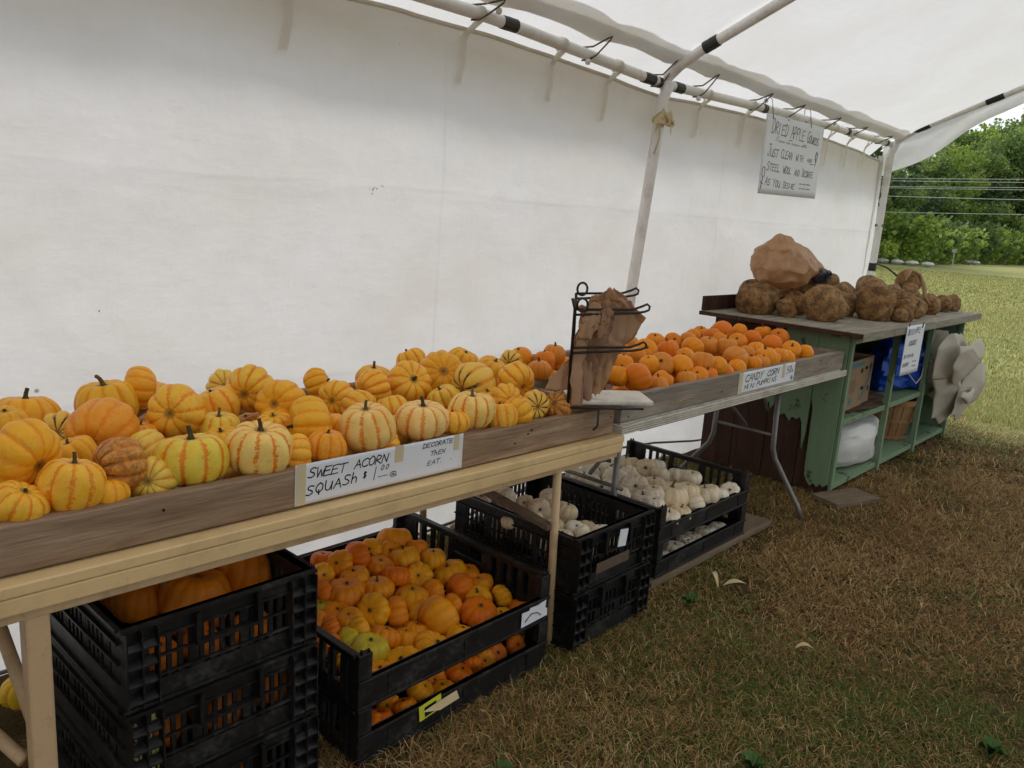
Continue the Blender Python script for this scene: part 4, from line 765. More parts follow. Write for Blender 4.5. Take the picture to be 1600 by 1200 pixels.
for x, y, z, r in D['squash_fill']:
    ob = fruit('squash', 'striped_squash', (x, y, z), r, '?', (.82, .46, .08), .8, 0, 0, stem=3)
    tag(ob, 'yellow orange squash mostly buried under the pile in the squash tray', 'squash', 'buried squash in the long tray')
# small round orange pumpkins
OC = [('bright orange', (.84, .29, .006)), ('orange', (.8, .25, .005)), ('dusty orange', (.68, .24, .025)), ('deep orange', (.76, .19, .005))]
it = D['candy']; pick = [random.randrange(4) for _ in it]
labs = row_labels(it, 'small round pumpkin', 'of grey tray', lambda i: OC[pick[i]][0], [(1.79, 'in front row'), (1.95, 'in second row'), (2.1, 'in third row'), (2.2, 'in fourth row'), (9, 'in back row')])
for (x, y, z, r), lb, p in zip(it, labs, pick):
    st = random.choice([0, 0, 1, 3]); 
    tag(fruit('candy', 'small_orange_pumpkin', (x, y, z), r*1.03, random.choice(['us', 'u', 'u', 'f', '?', 'r']), OC[p][1], .0, 0, .0, stem=st, stemcol=random.choice([(.03, .025, .015), (.14, .1, .04), (.08, .06, .03)])), lb, 'pumpkin', 'small round pumpkins in the grey tray')
for x, y, z, r in D['candy_fill']:
    tag(fruit('candy', 'small_orange_pumpkin', (x, y, z-.012), r, '?', OC[1][1], stem=3), 'small orange pumpkin buried under others in the grey tray', 'pumpkin', 'buried pumpkins in the grey tray')
# ribbed minis in the low crates
it = D['mini']; pick = [random.randrange(4) for _ in it]
MC = [('orange', (.82, .26, .008)), ('golden orange', (.87, .39, .012)), ('deep orange', (.76, .18, .006)), ('amber', (.85, .32, .01))]
labs = row_labels(it, 'ribbed mini pumpkin', 'of orange pumpkin crate', lambda i: 'yellow green' if it[i][4] == 'y' else MC[pick[i]][0], [(1.66, 'in front row'), (1.78, 'in second row'), (1.9, 'in third row'), (2.02, 'in fourth row'), (9, 'in back row')])
for (x, y, z, r, k), lb, p in zip(it, labs, pick):
    c = (.62, .5, .03) if k == 'y' else MC[p][1]; o_ = random.choice(['us', 'u', 'u', 'u', 'f', 'r'])
    tag(fruit('mini', 'mini_pumpkin', (x, y, z), r*1.13, o_, c, .0, 0, 0, stem=random.choice([0, 1, 1, 3]), stemcol=random.choice([(.1, .08, .03), (.2, .15, .07), (.05, .04, .02)]), sq=1.1), lb, 'pumpkin', 'ribbed minis in the upper low crate')
for x, y, z, r in D['mini_fill']:
    tag(fruit('mini', 'mini_pumpkin', (x, y, z-.02), r, '?', MC[0][1], stem=3), 'orange mini pumpkin buried under others in the low crate', 'pumpkin', 'buried minis in the low crate')
it = D['mini_low']
labs = row_labels(it, 'mini pumpkin', 'of lower orange pumpkin crate', lambda i: 'orange', [(9, 'seen through the gap')])
for (x, y, z, r), lb in zip(it, labs):
    tag(fruit('mini', 'mini_pumpkin', (x, y+.01, z+.01), r*1.05, random.choice(['u', 'f', '?']), MC[random.randrange(4)][1], stem=random.choice([1, 3])), lb, 'pumpkin', 'minis in the bottom low crate')
WC = [('ivory', (.83, .75, .58)), ('cream', (.8, .67, .46)), ('white', (.85, .79, .65))]
it = D['white']; pick = [random.randrange(3) for _ in it]
labs = row_labels(it, 'mini pumpkin', 'of far white pumpkin crate', lambda i: WC[pick[i]][0], [(1.72, 'in front row'), (1.85, 'in second row'), (1.98, 'in third row'), (2.1, 'in fourth row'), (9, 'in back row')])
for i, ((x, y, z, r), lb, p) in enumerate(zip(it, labs, pick)):
    tag(fruit('mini', 'mini_pumpkin', (x, y, z+.006), r*1.2, random.choice(['us', 'u', 'f', 'r', '?']), WC[p][1], 0, 0, .25 if i in (7, 14, 15, 19) else 0, stem=random.choice([0, 0, 2, 1, 3]), stemcol=(.2, .17, .09), sq=1.12), lb, 'pumpkin', 'white minis in the far low crate')
for x, y, z, r in D['white_fill']:
    tag(fruit('mini', 'mini_pumpkin', (x, y, z), r, '?', WC[1][1], stem=3), 'cream mini pumpkin buried under others in the far low crate', 'pumpkin', 'buried white minis in the far low crate')
it = D['white_low']; labs = row_labels(it, 'white mini pumpkin', 'below far white pumpkin crate', lambda i: 'creamy', [(9, 'in lower crate')])
for (x, y, z, r), lb in zip(it, labs): tag(fruit('mini', 'mini_pumpkin', (x, y, z), r*1.08, random.choice(['us', 'u']), WC[2][1], stem=1, stemcol=(.2, .17, .09)), lb, 'pumpkin', 'white minis in the bottom far crate')
it = D['white_mid']; labs = row_labels(it, 'white mini pumpkin', 'of tall black stacked crate', lambda i: 'smooth', [(1.75, 'in front half'), (9, 'in rear half')])
for (x, y, z, r), lb in zip(it, labs): tag(fruit('mini', 'mini_pumpkin', (x, y, z), r*1.08, random.choice(['us', 'u', 'f', 'r']), WC[random.randrange(3)][1], stem=random.choice([1, 3]), stemcol=(.2, .17, .09), sq=1.2), lb, 'pumpkin', 'white minis in the tall stacked crate')
for x, y, z, r in D['white_mid_fill']:
    tag(fruit('mini', 'mini_pumpkin', (x, y, z), r, '?', WC[1][1], stem=3), 'white mini pumpkin seen through slots of the tall stacked crate', 'pumpkin', 'white minis low in the tall stacked crate')
BL = ['dim orange pumpkin nearest the left corner of the top left crate', 'large flattened ribbed orange pumpkin at front of the top left crate', 'largest smooth dusty orange pumpkin at right in the top left crate',
      'orange pumpkin behind the two big ones in the top left crate', 'shadowed orange pumpkin under the table edge in the top left crate', 'orange pumpkin low behind the front slots of the top left crate']
BP = [(.735, 1.82, .50, .062), (.835, 1.74, .50, .088), (.985, 1.80, .505, .09), (.93, 1.98, .50, .085), (.76, 1.97, .49, .08), (.93, 1.64, .45, .055)]
for (x, y, z, r), lb in zip(BP, BL): tag(fruit('big', 'orange_pumpkin', (x, y, z+(.03 if z > .46 else 0)), r, random.choice(['u', 'f']), (.8, .24, .012), stem=-1), lb, 'pumpkin', 'larger orange pumpkins in the left crate stack')
for z0, pts in ((.235, [(.69, 1.66), (.85, 1.65), (.98, 1.66), (.75, 1.84), (.93, 1.83), (.7, 2.0), (.9, 2.0)]), (.045, [(.7, 1.66), (.86, 1.66), (.98, 1.82), (.75, 1.83)]), (.43, [(.7, 1.64), (.8, 1.63)])):
    for x, y in pts:
        r = .072 if z0 != .43 else .05
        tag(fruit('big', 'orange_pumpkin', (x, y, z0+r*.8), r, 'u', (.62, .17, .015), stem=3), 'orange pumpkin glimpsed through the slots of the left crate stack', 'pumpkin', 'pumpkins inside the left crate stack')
# yellow squash glimpsed behind the left leg
tag(fruit('squash', 'striped_squash', (.62, 2.36, .07), .06, 'u', (.8, .5, .03), .2, stem=3), 'yellow squash on the ground behind the left table leg', 'squash')
tag(fruit('squash', 'striped_squash', (.655, 2.29, .05), .05, 'u', (.84, .55, .04), .2, stem=3), 'lower yellow squash on the ground behind the left table leg', 'squash')

# ---------------------------------------------------------------- dried gourds
def gourd_mesh(seed, ex, flat):
    rs = random.Random(seed); nu, nv = 34, 20; V = []
    sx = rs.uniform(.92, 1.05)
    for j in range(nv+1):
        th_ = math.pi*j/nv; s_, c_ = max(0., math.sin(th_)), math.cos(th_)
        for i in range(nu):
            a = 2*math.pi*i/nu; p = Vector((abs(s_)**ex*math.cos(a)*sx, abs(s_)**ex*math.sin(a), flat*math.copysign(abs(c_)**ex, c_)))
            p.z -= .06*flat*math.exp(-(s_/.35)**2)*(1 if c_ > 0 else -1)
            q = Vector((seed*2.7, 1, 3)); p *= 1+.13*noise.noise(p*.8+q)+.06*noise.noise(p*1.7+q)+.02*noise.noise(p*6+q)
            V.append(p)
    F = [(j*nu+i, (j+1)*nu+i, (j+1)*nu+(i+1) % nu, j*nu+(i+1) % nu) for j in range(nv) for i in range(nu)]
    me = bpy.data.meshes.new('dried_gourd'); me.from_pydata(V, [], F); me.polygons.foreach_set('use_smooth', [True]*len(F)); me.materials.append(M['gourd']); return me
GM = [gourd_mesh(k, .72+.04*(k % 3), [1.25, .9, 1.0, 1.1, .8][k % 5]) for k in range(9)]
gst = stem_mesh(.85, .3, .06, .9, 3)
GL = [ # x, y, z, r, tilt, az, look, label
 (4.84,2.30,1.07,.112,1.45,-.3,(.16,.09,.045),'dark brown long gourd lying at the left end of the cabinet'),
 (5.09,2.17,1.06,.092,.9,3.9,(.26,.11,.04),'reddish brown round gourd beside the dark one at the left end'),
 (5.02,2.42,1.10,.095,.2,0,(.14,.09,.05),'brown gourd behind the two leftmost ones, below the bag'),
 (5.35,2.20,1.155,.095,1.5,.3,(.34,.24,.12),'pale gourd with peeling skin directly right of the tan bag'),
 (4.95,1.92,1.09,.125,1.5,-.35,(.34,.21,.1),'big tan gourd lying sideways at the front of the cabinet top'),
 (5.45,1.98,1.05,.08,.2,0,(.25,.16,.08),'brown gourd tucked behind the big tan sideways gourd'),
 (6.1,2.36,1.18,.095,1.4,.2,(.2,.13,.07),'dark gourd lying on the back of the pile'),
 (5.72,2.1,1.14,.085,1.2,.5,(.18,.11,.06),'brown gourd in the middle on top of the pile'),
 (5.45,1.78,1.09,.118,.1,0,(.24,.13,.055),'upright blocky brown gourd near the sign on the cabinet'),
 (5.95,1.98,1.16,.105,1.2,.2,(.27,.17,.08),'rounded brown gourd leaning behind the upright blocky one'),
 (5.52,1.64,1.035,.05,.3,0,(.3,.2,.1),'small gourd squeezed between the blocky gourd and its neighbour'),
 (6.5,2.2,1.16,.1,.8,.4,(.4,.29,.17),'grey tan gourd behind a dry curled stem'),
 (5.62,1.66,1.05,.075,.3,1,(.18,.1,.045),'dark round gourd at the front edge just above the sign'),
 (5.93,1.69,1.055,.08,1.0,4,(.34,.22,.1),'light brown gourd with a pit, right of the dark round one'),
 (6.4,1.86,1.045,.07,.4,1,(.3,.2,.1),'brown gourd behind the pitted light brown gourd'),
 (6.43,1.72,1.05,.075,1.3,.1,(.28,.16,.07),'rounded reddish gourd lying near the right end of the row'),
 (7.0,2.06,1.21,.115,1.5,.25,(.27,.16,.075),'large smooth brown gourd crowning the right side of the pile'),
 (6.42,1.98,1.14,.075,.5,2,(.36,.27,.17),'pale gourd under the curled dry stem'),
 (6.9,2.0,1.06,.08,.5,2,(.24,.16,.08),'brown gourd beneath the large crowning one'),
 (6.95,1.86,1.045,.072,1.2,0,(.2,.13,.07),'dark gourd low behind the right end of the row'),
 (6.85,1.74,1.045,.068,1.1,.3,(.22,.14,.07),'second last gourd at the right end of the cabinet top'),
 (7.05,1.72,1.045,.065,.5,.3,(.27,.18,.09),'last gourd at the right end of the cabinet top'),
 (6.65,1.88,1.05,.075,.6,.3,(.2,.13,.07),'dull gourd in the middle behind the right end of the row'),
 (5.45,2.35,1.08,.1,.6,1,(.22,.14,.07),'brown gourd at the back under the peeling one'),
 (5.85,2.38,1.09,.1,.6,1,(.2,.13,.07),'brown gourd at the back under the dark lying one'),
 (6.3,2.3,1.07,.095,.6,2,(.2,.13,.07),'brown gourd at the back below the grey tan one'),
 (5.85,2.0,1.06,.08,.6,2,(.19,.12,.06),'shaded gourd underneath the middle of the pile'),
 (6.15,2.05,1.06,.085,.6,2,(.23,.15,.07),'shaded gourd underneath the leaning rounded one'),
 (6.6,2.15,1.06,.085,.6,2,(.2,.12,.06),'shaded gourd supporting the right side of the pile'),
 (5.22,1.93,1.045,.065,.6,2,(.26,.15,.07),'small gourd between the big tan sideways gourd and the round one'),
 (5.66,1.86,1.045,.062,1.2,0,(.3,.2,.1),'small round gourd wedged right of the upright blocky gourd'),
 (6.2,1.72,1.04,.058,1.2,.5,(.22,.13,.06),'small dark gourd between the pitted gourd and the reddish one'),
 (6.67,1.76,1.04,.06,.4,.5,(.3,.19,.09),'small brown gourd third from the right end of the cabinet top'),
 (5.55,2.05,1.17,.062,1.2,.5,(.33,.21,.1),'small light gourd perched behind the upright blocky one'),
 (6.28,1.88,1.13,.06,.9,.5,(.24,.15,.07),'small gourd perched above the reddish lying one'),
 (6.72,1.95,1.12,.062,.9,.5,(.31,.2,.1),'small gourd perched left of the right end row'),
 (4.88,2.12,1.04,.055,.6,2,(.23,.13,.06),'smallest gourd tucked at the left end of the cabinet top')]
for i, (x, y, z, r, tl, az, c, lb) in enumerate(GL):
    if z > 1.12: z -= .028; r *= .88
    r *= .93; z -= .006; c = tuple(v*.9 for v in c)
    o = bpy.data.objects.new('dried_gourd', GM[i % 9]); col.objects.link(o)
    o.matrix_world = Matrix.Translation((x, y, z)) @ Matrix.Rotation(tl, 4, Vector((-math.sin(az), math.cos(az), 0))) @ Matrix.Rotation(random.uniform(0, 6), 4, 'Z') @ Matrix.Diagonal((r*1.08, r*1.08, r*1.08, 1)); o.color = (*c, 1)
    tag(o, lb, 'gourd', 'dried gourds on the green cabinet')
    if i in (5, 7, 9, 13, 15, 16, 17): s = bpy.data.objects.new('stem', gst); col.objects.link(s); s.parent = o; s.color = (.08, .06, .035, 1)
tag(MB().tube([(6.15, 1.83, 1.22), (6.22, 1.82, 1.3), (6.35, 1.8, 1.27), (6.38, 1.76, 1.18), (6.3, 1.72, 1.11), (6.36, 1.70, 1.06)], [.008, .012, .014, .016, .014, .01], 8).build('dry_vine', plain('dry vine', (.36, .23, .13), .8, .1, .3, 30), smooth=True), 'curled dry gourd stem looping over the pile', 'vine')
tag(MB().tube([(6.0, 2.0, 1.33), (6.25, 2.0, 1.30), (6.5, 2.0, 1.24)], [.004, .006, .008], 6).build('dry_vine', M['bark'], smooth=True), 'thin straight dark stem sticking left above the pile', 'vine')

# ---------------------------------------------------------------- black crates
def slot_panel(L, H, slots, m_, name, parent, Mx, t=.012, bars=None, rim=.02, ledge=()):
    """moulded side: base band, top rim, upright bars with openings between, thin cross ribs"""
    mb = MB(); z0, z1 = bars
    mb.box(0, L, 0, t, 0, z0, Mx); mb.box(0, L, 0, t, z1, H, Mx)
    x = 0; mb.box(0, .045, 0, t, z0, z1, Mx); mb.box(L-.045, L, 0, t, z0, z1, Mx)
    n = int((L-.09)/slots); st = (L-.09)/n
    for k in range(n):
        big_ = (k % 5 == 4); xa = .045+k*st; mb.box(xa, xa+st*(.9 if big_ else .42), .002, t-.002, z0, z1, Mx)
    for zz in ledge: mb.box(.0, L, -.008, 0, zz-.0025, zz+.0025, Mx)
    mb.box(-.006, L+.006, -.011, t, H-.008, H, Mx); mb.box(-.002, L+.002, -.008, 0, 0, .007, Mx)
    return mb.build(name, m_, parent, 0)
def tall_crate(x0, y0, z0, Wd, Dp, H, label, notch=True):
    o = empty('black_crate', (x0, y0, z0)); m_ = M['crate']; t = .012
    fr = slot_panel(Wd, H, .024, m_, 'front_panel', o, Matrix.Identity(4), bars=(.05, H-.045), ledge=(H*.33, H*.56, H*.8))
    slot_panel(Wd, H, .024, m_, 'rear_panel', o, Matrix.Translation((Wd, Dp, 0)) @ Matrix.Rotation(math.pi, 4, 'Z'), bars=(.05, H-.045), ledge=(H*.56,))
    slot_panel(Dp-2*t-.002, H, .024, m_, 'side_panel', o, Matrix.Translation((0, Dp-t-.001, 0)) @ Matrix.Rotation(-math.pi/2, 4, 'Z'), bars=(.05, H-.045), ledge=(H*.33, H*.56, H*.8))
    slot_panel(Dp-2*t-.002, H, .024, m_, 'side_panel', o, Matrix.Translation((Wd, t+.001, 0)) @ Matrix.Rotation(math.pi/2, 4, 'Z'), bars=(.05, H-.045), ledge=(H*.33, H*.56, H*.8))
    # corner ribs with little slanting ledges
    for cx, sx in ((0, 1), (Wd, -1)):
        mb = MB()
        for px_ in (.0, .032, .066):
            xa = cx+sx*px_; mb.box(min(xa, xa+sx*.003), max(xa, xa+sx*.003), -.022, -.0005, .008, H-.009)
        for k in range(4):
            zz = .02+k*(H-.03)/4
            for px_ in (.003, .035):
                a, b = cx+sx*px_, cx+sx*(px_+.029)
                mb.add([(a, -.021, zz), (b, -.021, zz), (b, -.001, zz+.001), (a, -.001, zz+.001), (a, -.021, zz+.004), (b, -.021, zz+.004), (b, -.001, zz+.016), (a, -.001, zz+.016)], [(0, 1, 2, 3), (4, 5, 6, 7), (0, 1, 5, 4), (1, 2, 6, 5), (3, 0, 4, 7), (2, 3, 7, 6)])
        mb.build('corner_ledge', m_, o)
    mb = MB()
    for k in range(int(Wd/.03)): mb.box(.014+k*.03, .014+k*.03+.016, .014, Dp-.014, .004, .010)
    for k in range(6): mb.box(.014, Wd-.014, .02+k*(Dp-.05)/5, .036+k*(Dp-.05)/5, .0105, .014)
    mb.build('floor_grid', m_, o)
    mb = MB(); mb.box(Wd*.33, Wd*.67, -.02, -.002, H*.56, H*.56+.008); mb.box(Wd*.33, Wd*.35, -.02, -.002, H*.56+.008, H-.012); mb.box(Wd*.65, Wd*.67, -.02, -.002, H*.56+.008, H-.012)
    mb.build('handle', m_, o, 0)
    return tag(o, label, 'crate', 'tall black stacking crates')
for k, (lb) in enumerate(['bottom crate of the left black stack, resting on the ground', 'middle crate of the left black stack, with yellowish paint on its corner', 'top black crate at the left holding large orange pumpkins']):
    o = tall_crate(.6-.004*k, 1.55+.003*k, .03+k*.197, .455, .62, .193, lb)
    if k == 1:
        mb = MB()
        for q in range(34):
            x_ = random.choice([.004, .036])+random.uniform(0, .02); z_ = random.uniform(.02, .15); w_ = random.uniform(.003, .009); h_ = random.uniform(.01, .04)
            mb.box(x_, x_+w_, -.0012, -.0003, z_, z_+h_)
        mb.build('paint_smear', plain('old yellow paint', (.3, .3, .1), .7, .2, .5, 60), o)
for k, lb in enumerate(['lower black crate of the middle stack, touching the grass', 'upper black crate of the middle stack holding white mini pumpkins']):
    o = tall_crate(2.085, 1.525+.004*k, .01+k*.21, .465, .60, .206, lb)
    if k == 1:
        MB().box(.0, .05, -.0135, -.0115, .14, .205, Matrix.Translation((.2, -.01, -.012)) @ Matrix.Rotation(.15, 4, 'Y')).build('torn_label', M['paper'], o)
        MB().box(.10, .30, -.0236, -.0226, .055, .095).build('grey_sticker', M['card_print'], o)
# board laid across inside the upper crate
tag(MB().box(0, .035, 0, .50, 0, .02).build('wood_strip', M['block_wood'], bevel=.002, loc=(2.03, 1.62, .44), rot=(.05, 0, -.12)), 'brown wood strip lying along the left rim of the middle crate', 'board')

def low_crate(x0, y0, z0, L, Dp, label, Hc=.158, Hr=.088):
    o = empty('low_crate', (x0, y0, z0)); m_ = M['crate']; t = .014
    mb = MB().box(0, L, 0, t, 0, Hr); mb.box(-.002, L+.002, -.006, t+.004, Hr-.012, Hr); mb.box(-.002, L+.002, -.004, 0, 0, .01)
    for x in np.linspace(.1, L-.1, 3): mb.box(x, x+.004, -.003, 0, .01, Hr-.012)
    mb.build('front_rail', m_, o, .0025)
    mb = MB().box(0, L, Dp-t, Dp, 0, Hr); mb.box(-.002, L+.002, Dp-t-.004, Dp+.006, Hr-.012, Hr); mb.build('rear_rail', m_, o, .0025)
    for s_, X0 in ((0, 0), (1, L)):
        mb = MB(); Mx = Matrix.Translation((X0, 0, 0)) @ (Matrix.Rotation(math.pi/2, 4, 'Z') @ Matrix.Translation((0, 0, 0)))
        def bx_(a, b, c, d, e=0):    # along depth a..b, height c..d
            if s_ == 0: mb.box(e, t-e, a, b, c, d)
            else: mb.box(L-t+e, L-e, a, b, c, d)
        a0, a1 = t+.001, Dp-t-.001
        bx_(a0, a1, 0, .05); bx_(a0, a1, Hc-.022, Hc); bx_(a0, a0+.07, .05, Hc-.022); bx_(a1-.07, a1, .05, Hc-.022); bx_(Dp/2-.1, Dp/2-.075, .05, Hc-.022); bx_(Dp/2+.075, Dp/2+.1, .05, Hc-.022)
        for k in range(4):
            for base in (a0+.07, Dp/2+.1):
                w_ = (Dp/2-.1-.07-a0)/4; bx_(base+(k+.62)*w_, base+(k+1)*w_, .05, Hc-.022, .001)
        bx_(Dp/2-.075, Dp/2+.075, .05, Hc-.07, .001)
        for k in range(9): 
            yy = a0+.03+k*(a1-a0-.06)/8
            if s_ == 0: mb.box(-.005, 0, yy, yy+.004, .004, Hc-.024)
            else: mb.box(L, L+.005, yy, yy+.004, .004, Hc-.024)
        if s_ == 0: mb.box(-.006, t+.003, a0, a1, Hc-.008, Hc+.001)
        else: mb.box(L-t-.003, L+.006, a0, a1, Hc-.008, Hc+.001)
        mb.build('end_wall', m_, o, .002)
        for yy in (0, Dp-t*1.6):
            xa, xb = (-.001, .045) if s_ == 0 else (L-.045, L+.001)
            mb = MB().box(xa, xb, yy-.001 if yy == 0 else yy, yy+t*1.6, Hr+.0005, Hc+.004); mb.box(xa+.008, xa+.014, yy, yy+.008, Hc+.004, Hc+.02); mb.box(xb-.014, xb-.008, yy, yy+.008, Hc+.004, Hc+.016)
            mb.build('corner_post', m_, o, .002)
    mb = MB()
    for k in range(int(L/.04)): mb.box(.016+k*.04, .016+k*.04+.026, t+.002, Dp-t-.002, .004, .010)
    mb.build('floor_grid', m_, o)
    return tag(o, label, 'crate', 'low black produce crates')
c1 = low_crate(1.185, 1.535, .002, .785, .775, 'bottom low black crate, orange mini pumpkins showing in its gap')
c2 = low_crate(1.183, 1.538, .166, .785, .775, 'upper low black crate heaped with orange ribbed mini pumpkins', .16, .088)
c3 = low_crate(2.785, 1.62, .032, .80, .70, 'bottom low black crate with a few white mini pumpkins', .15, .075)
c4 = low_crate(2.783, 1.622, .184, .80, .70, 'upper low black crate heaped with white mini pumpkins', .155, .078)
# stickers
mb = MB().box(0, .085, -.0012, 0, 0, .05); st = mb.build('sticker', M['yellow_label'], c1, loc=(.215, -.0065, .04), rot=(0, -.12, 0))
MB().box(.02, .065, -.0022, -.0014, .006, .038).build('printed_block', M['ink'], st)
mb = MB()
mb.add([(.06, -.006, .05), (.13, -.012, .062), (.13, -.025, .042), (.06, -.018, .03), (.0, -.006, .042)], [(0, 1, 2, 3), (0, 3, 4)]); mb.build('peeling_tag', M['husk'], c1, loc=(.22, -.004, .028))
mb = MB(); prev = None
vs = [(0, 0), (.13, .004), (.128, .03), (.118, .034), (.12, .062), (.1, .06), (.08, .056), (.04, .058), (.035, .05), (0, .052)]
mb.poly(vs, -.0008, 0, Matrix.Rotation(math.pi/2, 4, 'X')).build('torn_label', M['paper'], c2, loc=(.645, -.0065, .018))
MB().tube([(.66, -.0085, .035), (.69, -.0085, .055), (.72, -.0085, .05), (.74, -.0085, .035)], .0015, 5).build('print_mark', M['ink'], c2)
# blocks and boards on the ground
tag(MB().box(2.74, 3.88, 1.605, 1.76, .0, .029).build('ground_board', M['block_wood'], bevel=.003), 'worn plank under the far white pumpkin crates', 'board')
tag(MB().box(2.74, 3.6, 2.16, 2.3, .0, .029).build('ground_board', M['block_wood'], bevel=.003), 'plank hidden at the back under the far white pumpkin crates', 'board')
tag(MB().box(0, .36, 0, .19, 0, .035).build('wood_block', M['block_wood'], bevel=.003, loc=(4.42, 1.47, .0), rot=(0, 0, -.35)), 'thick grey wood block on the grass at the cabinet corner', 'board')
tag(MB().box(.56, 1.1, 1.57, 2.15, .0, .028).build('ground_board', M['block_wood'], bevel=.003), 'board on the ground under the left crate stack', 'board')

# ---------------------------------------------------------------- green cabinet
cab = empty('green_cabinet', (4.65, 1.6, 0)); tag(cab, 'worn green wooden cabinet with open shelves, gourds on top', 'cabinet')
X1 = 2.33; DP = .88
for k in range(5):      # top boards run front to back
    pass
nb = 5; wb = (DP+.12)/nb
for k in range(nb):
    MB().box(-.1, 2.5, -.065+k*wb+(.0015 if k else 0), -.065+(k+1)*wb-.003, .962, .984).build('top_board', M['top_paint'], cab, .002)
MB().box(-.1, .42, -.083, -.0665, .937, .985).build('top_edge', M['top_paint'], cab, .002)
MB().box(.425, 2.5, -.083, -.0665, .937, .985).build('top_edge', M['top_paint'], cab, .002)
MB().box(-.118, -.102, -.083, DP+.055, .958, .982).build('top_edge', M['dark_wood'], cab, .002)
MB().box(-.1, 2.45, DP+.03, DP+.052, .9855, 1.075).build('back_rail', M['dark_wood'], cab, .002)
MB().box(.02, X1-.01, -.004, .02, .905, .955).build('face_rail', M['green'], cab, .002)
# end: green boards with broken lower edges over a dark panel
def end_poly(name, pts, m_, x, th_=.018):       # pts (y, z)
    Mx = Matrix(((0, 0, 1, x), (1, 0, 0, 0), (0, 1, 0, 0), (0, 0, 0, 1)))
    return MB().poly(pts, 0, th_, Mx).build(name, m_, cab, .0015)
end_poly('end_board', [(.02, .06), (.045, .04), (.06, .055), (.08, .03), (.1, .05), (.12, .028), (.15, .06), (.165, .1), (.17, .5), (.185, .55), (.19, .95), (.02, .95)], M['green'], -.018)
end_poly('end_board', [(.194, .33), (.205, .24), (.215, .33), (.225, .40), (.24, .43), (.255, .41), (.29, .42), (.3, .39), (.335, .43), (.37, .41), (.39, .45), (.395, .95), (.193, .95), (.19, .6)], M['green'], -.018)
end_poly('end_board', [(.41, .47), (.43, .44), (.44, .48), (.46, .46), (.46, .95), (.41, .95)], M['green'], -.018)
for k in range(4):
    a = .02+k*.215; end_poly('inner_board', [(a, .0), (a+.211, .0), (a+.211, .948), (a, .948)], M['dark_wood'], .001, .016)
MB().box(-.0, .035, .0, .019, 0, .95).build('corner_post', M['green'], cab, .002)
for x in (.755, 1.50, X1-.035): MB().box(x, x+.035, -.016, .018, .0 if x < 2 else .0, .934).build('post', M['green'], cab, .002)
MB().box(X1-.02, X1, .02, DP-.02, 0, .95).build('end_panel', M['green'], cab, .002)
for k in range(3):
    MB().box(.019, X1-.022, .0+k*.29+.02, .29+k*.29+.017, .05, .068).build('bottom_shelf_board', M['green'], cab, .002)
    MB().box(.019, X1-.022, .0+k*.29+.02, .29+k*.29+.017, .435, .453).build('middle_shelf_board', M['green'], cab, .002)
MB().box(.036, X1-.036, -.0, .019, .03, .066).build('shelf_lip', M['green'], cab, .002)
MB().box(.036, X1-.036, -.0, .019, .42, .455).build('shelf_lip', M['green'], cab, .002)
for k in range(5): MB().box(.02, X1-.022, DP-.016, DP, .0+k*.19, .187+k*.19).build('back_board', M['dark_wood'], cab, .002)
# ---- things on its shelves
def crumple(name, c, rad, m_, seed, nu=56, nv=36, amp=.28, freq=1.6, ex=.8, sharp=.2, flatbot=None, dirs=None, parent=None):
    rs = random.Random(seed); q = Vector((seed*1.9, seed*.7, 0)); V = []
    for j in range(nv+1):
        th_ = math.pi*j/nv; s_, c_ = math.sin(th_), math.cos(th_)
        for i in range(nu):
            a = 2*math.pi*i/nu; p = Vector((abs(s_)**ex*math.cos(a), abs(s_)**ex*math.sin(a), math.copysign(abs(c_)**ex, c_)))
            k = 1+amp*noise.noise(p*freq+q)+sharp*(.4-ridged(p*freq*1.35+q*1.7, 4)*1.6)
            p = p*k
            if dirs: 
                for d, l, w_ in dirs:
                    dd = Vector(d).normalized(); t_ = max(0, p.normalized().dot(dd)); p += dd*l*t_**w_
            p = Vector((p.x*rad[0], p.y*rad[1], p.z*rad[2]))
            if flatbot is not None and p.z < flatbot: p.z = flatbot+.15*(p.z-flatbot)
            V.append(p+Vector(c))
    F = [(j*nu+i, (j+1)*nu+i, (j+1)*nu+(i+1) % nu, j*nu+(i+1) % nu) for j in range(nv) for i in range(nu)]
    me = bpy.data.meshes.new(name); me.from_pydata(V, [], F)
    me.polygons.foreach_set('use_smooth', [True]*len(F)); o = obj(name, me, m_, parent)
    try: me.set_sharp_from_angle(angle=R(28))
    except Exception: pass
    return o
# cardboard carton
def carton(name, loc, rz, Wd, Dp, H, m_, label, lean=0):
    o = empty(name, loc, (lean, 0, rz)); t = .006
    MB().box(0, Wd, 0, t, 0, H).build('front_side', m_, o, .001); MB().box(0, Wd, Dp-t, Dp, 0, H).build('back_side', m_, o, .001)
    MB().box(0, t, t+.0005, Dp-t-.0005, 0, H).build('left_side', m_, o, .001); MB().box(Wd-t, Wd, t+.0005, Dp-t-.0005, 0, H*1.0).build('right_side', m_, o, .001)
    MB().box(t, Wd-t, t, Dp-t, .001, .005).build('carton_floor', m_, o); return tag(o, label, 'box')
cb = carton('cardboard_box', (4.80, 1.652, .475), .06, .50, .36, .30, M['card'], 'open brown cardboard box on the middle shelf, left bay')
MB().box(.05, .30, -.0012, -.0004, .258, .285).build('teal_strip', M['card_teal'], cb)
mb = MB()
for k in range(9): mb.box(.06, .06+random.uniform(.08, .17), -.0011, -.0004, .18-k*.0095, .184-k*.0095)
mb.build('print_line', M['card_print'], cb)
def disc(mb, cx, cz, rx, rz_, y0=-.0014, y1=-.0004, n=14): mb.poly([(cx+rx*math.cos(2*math.pi*k/n), cz+rz_*math.sin(2*math.pi*k/n)) for k in range(n)], -y1, -y0, Matrix.Rotation(math.pi/2, 4, 'X'))
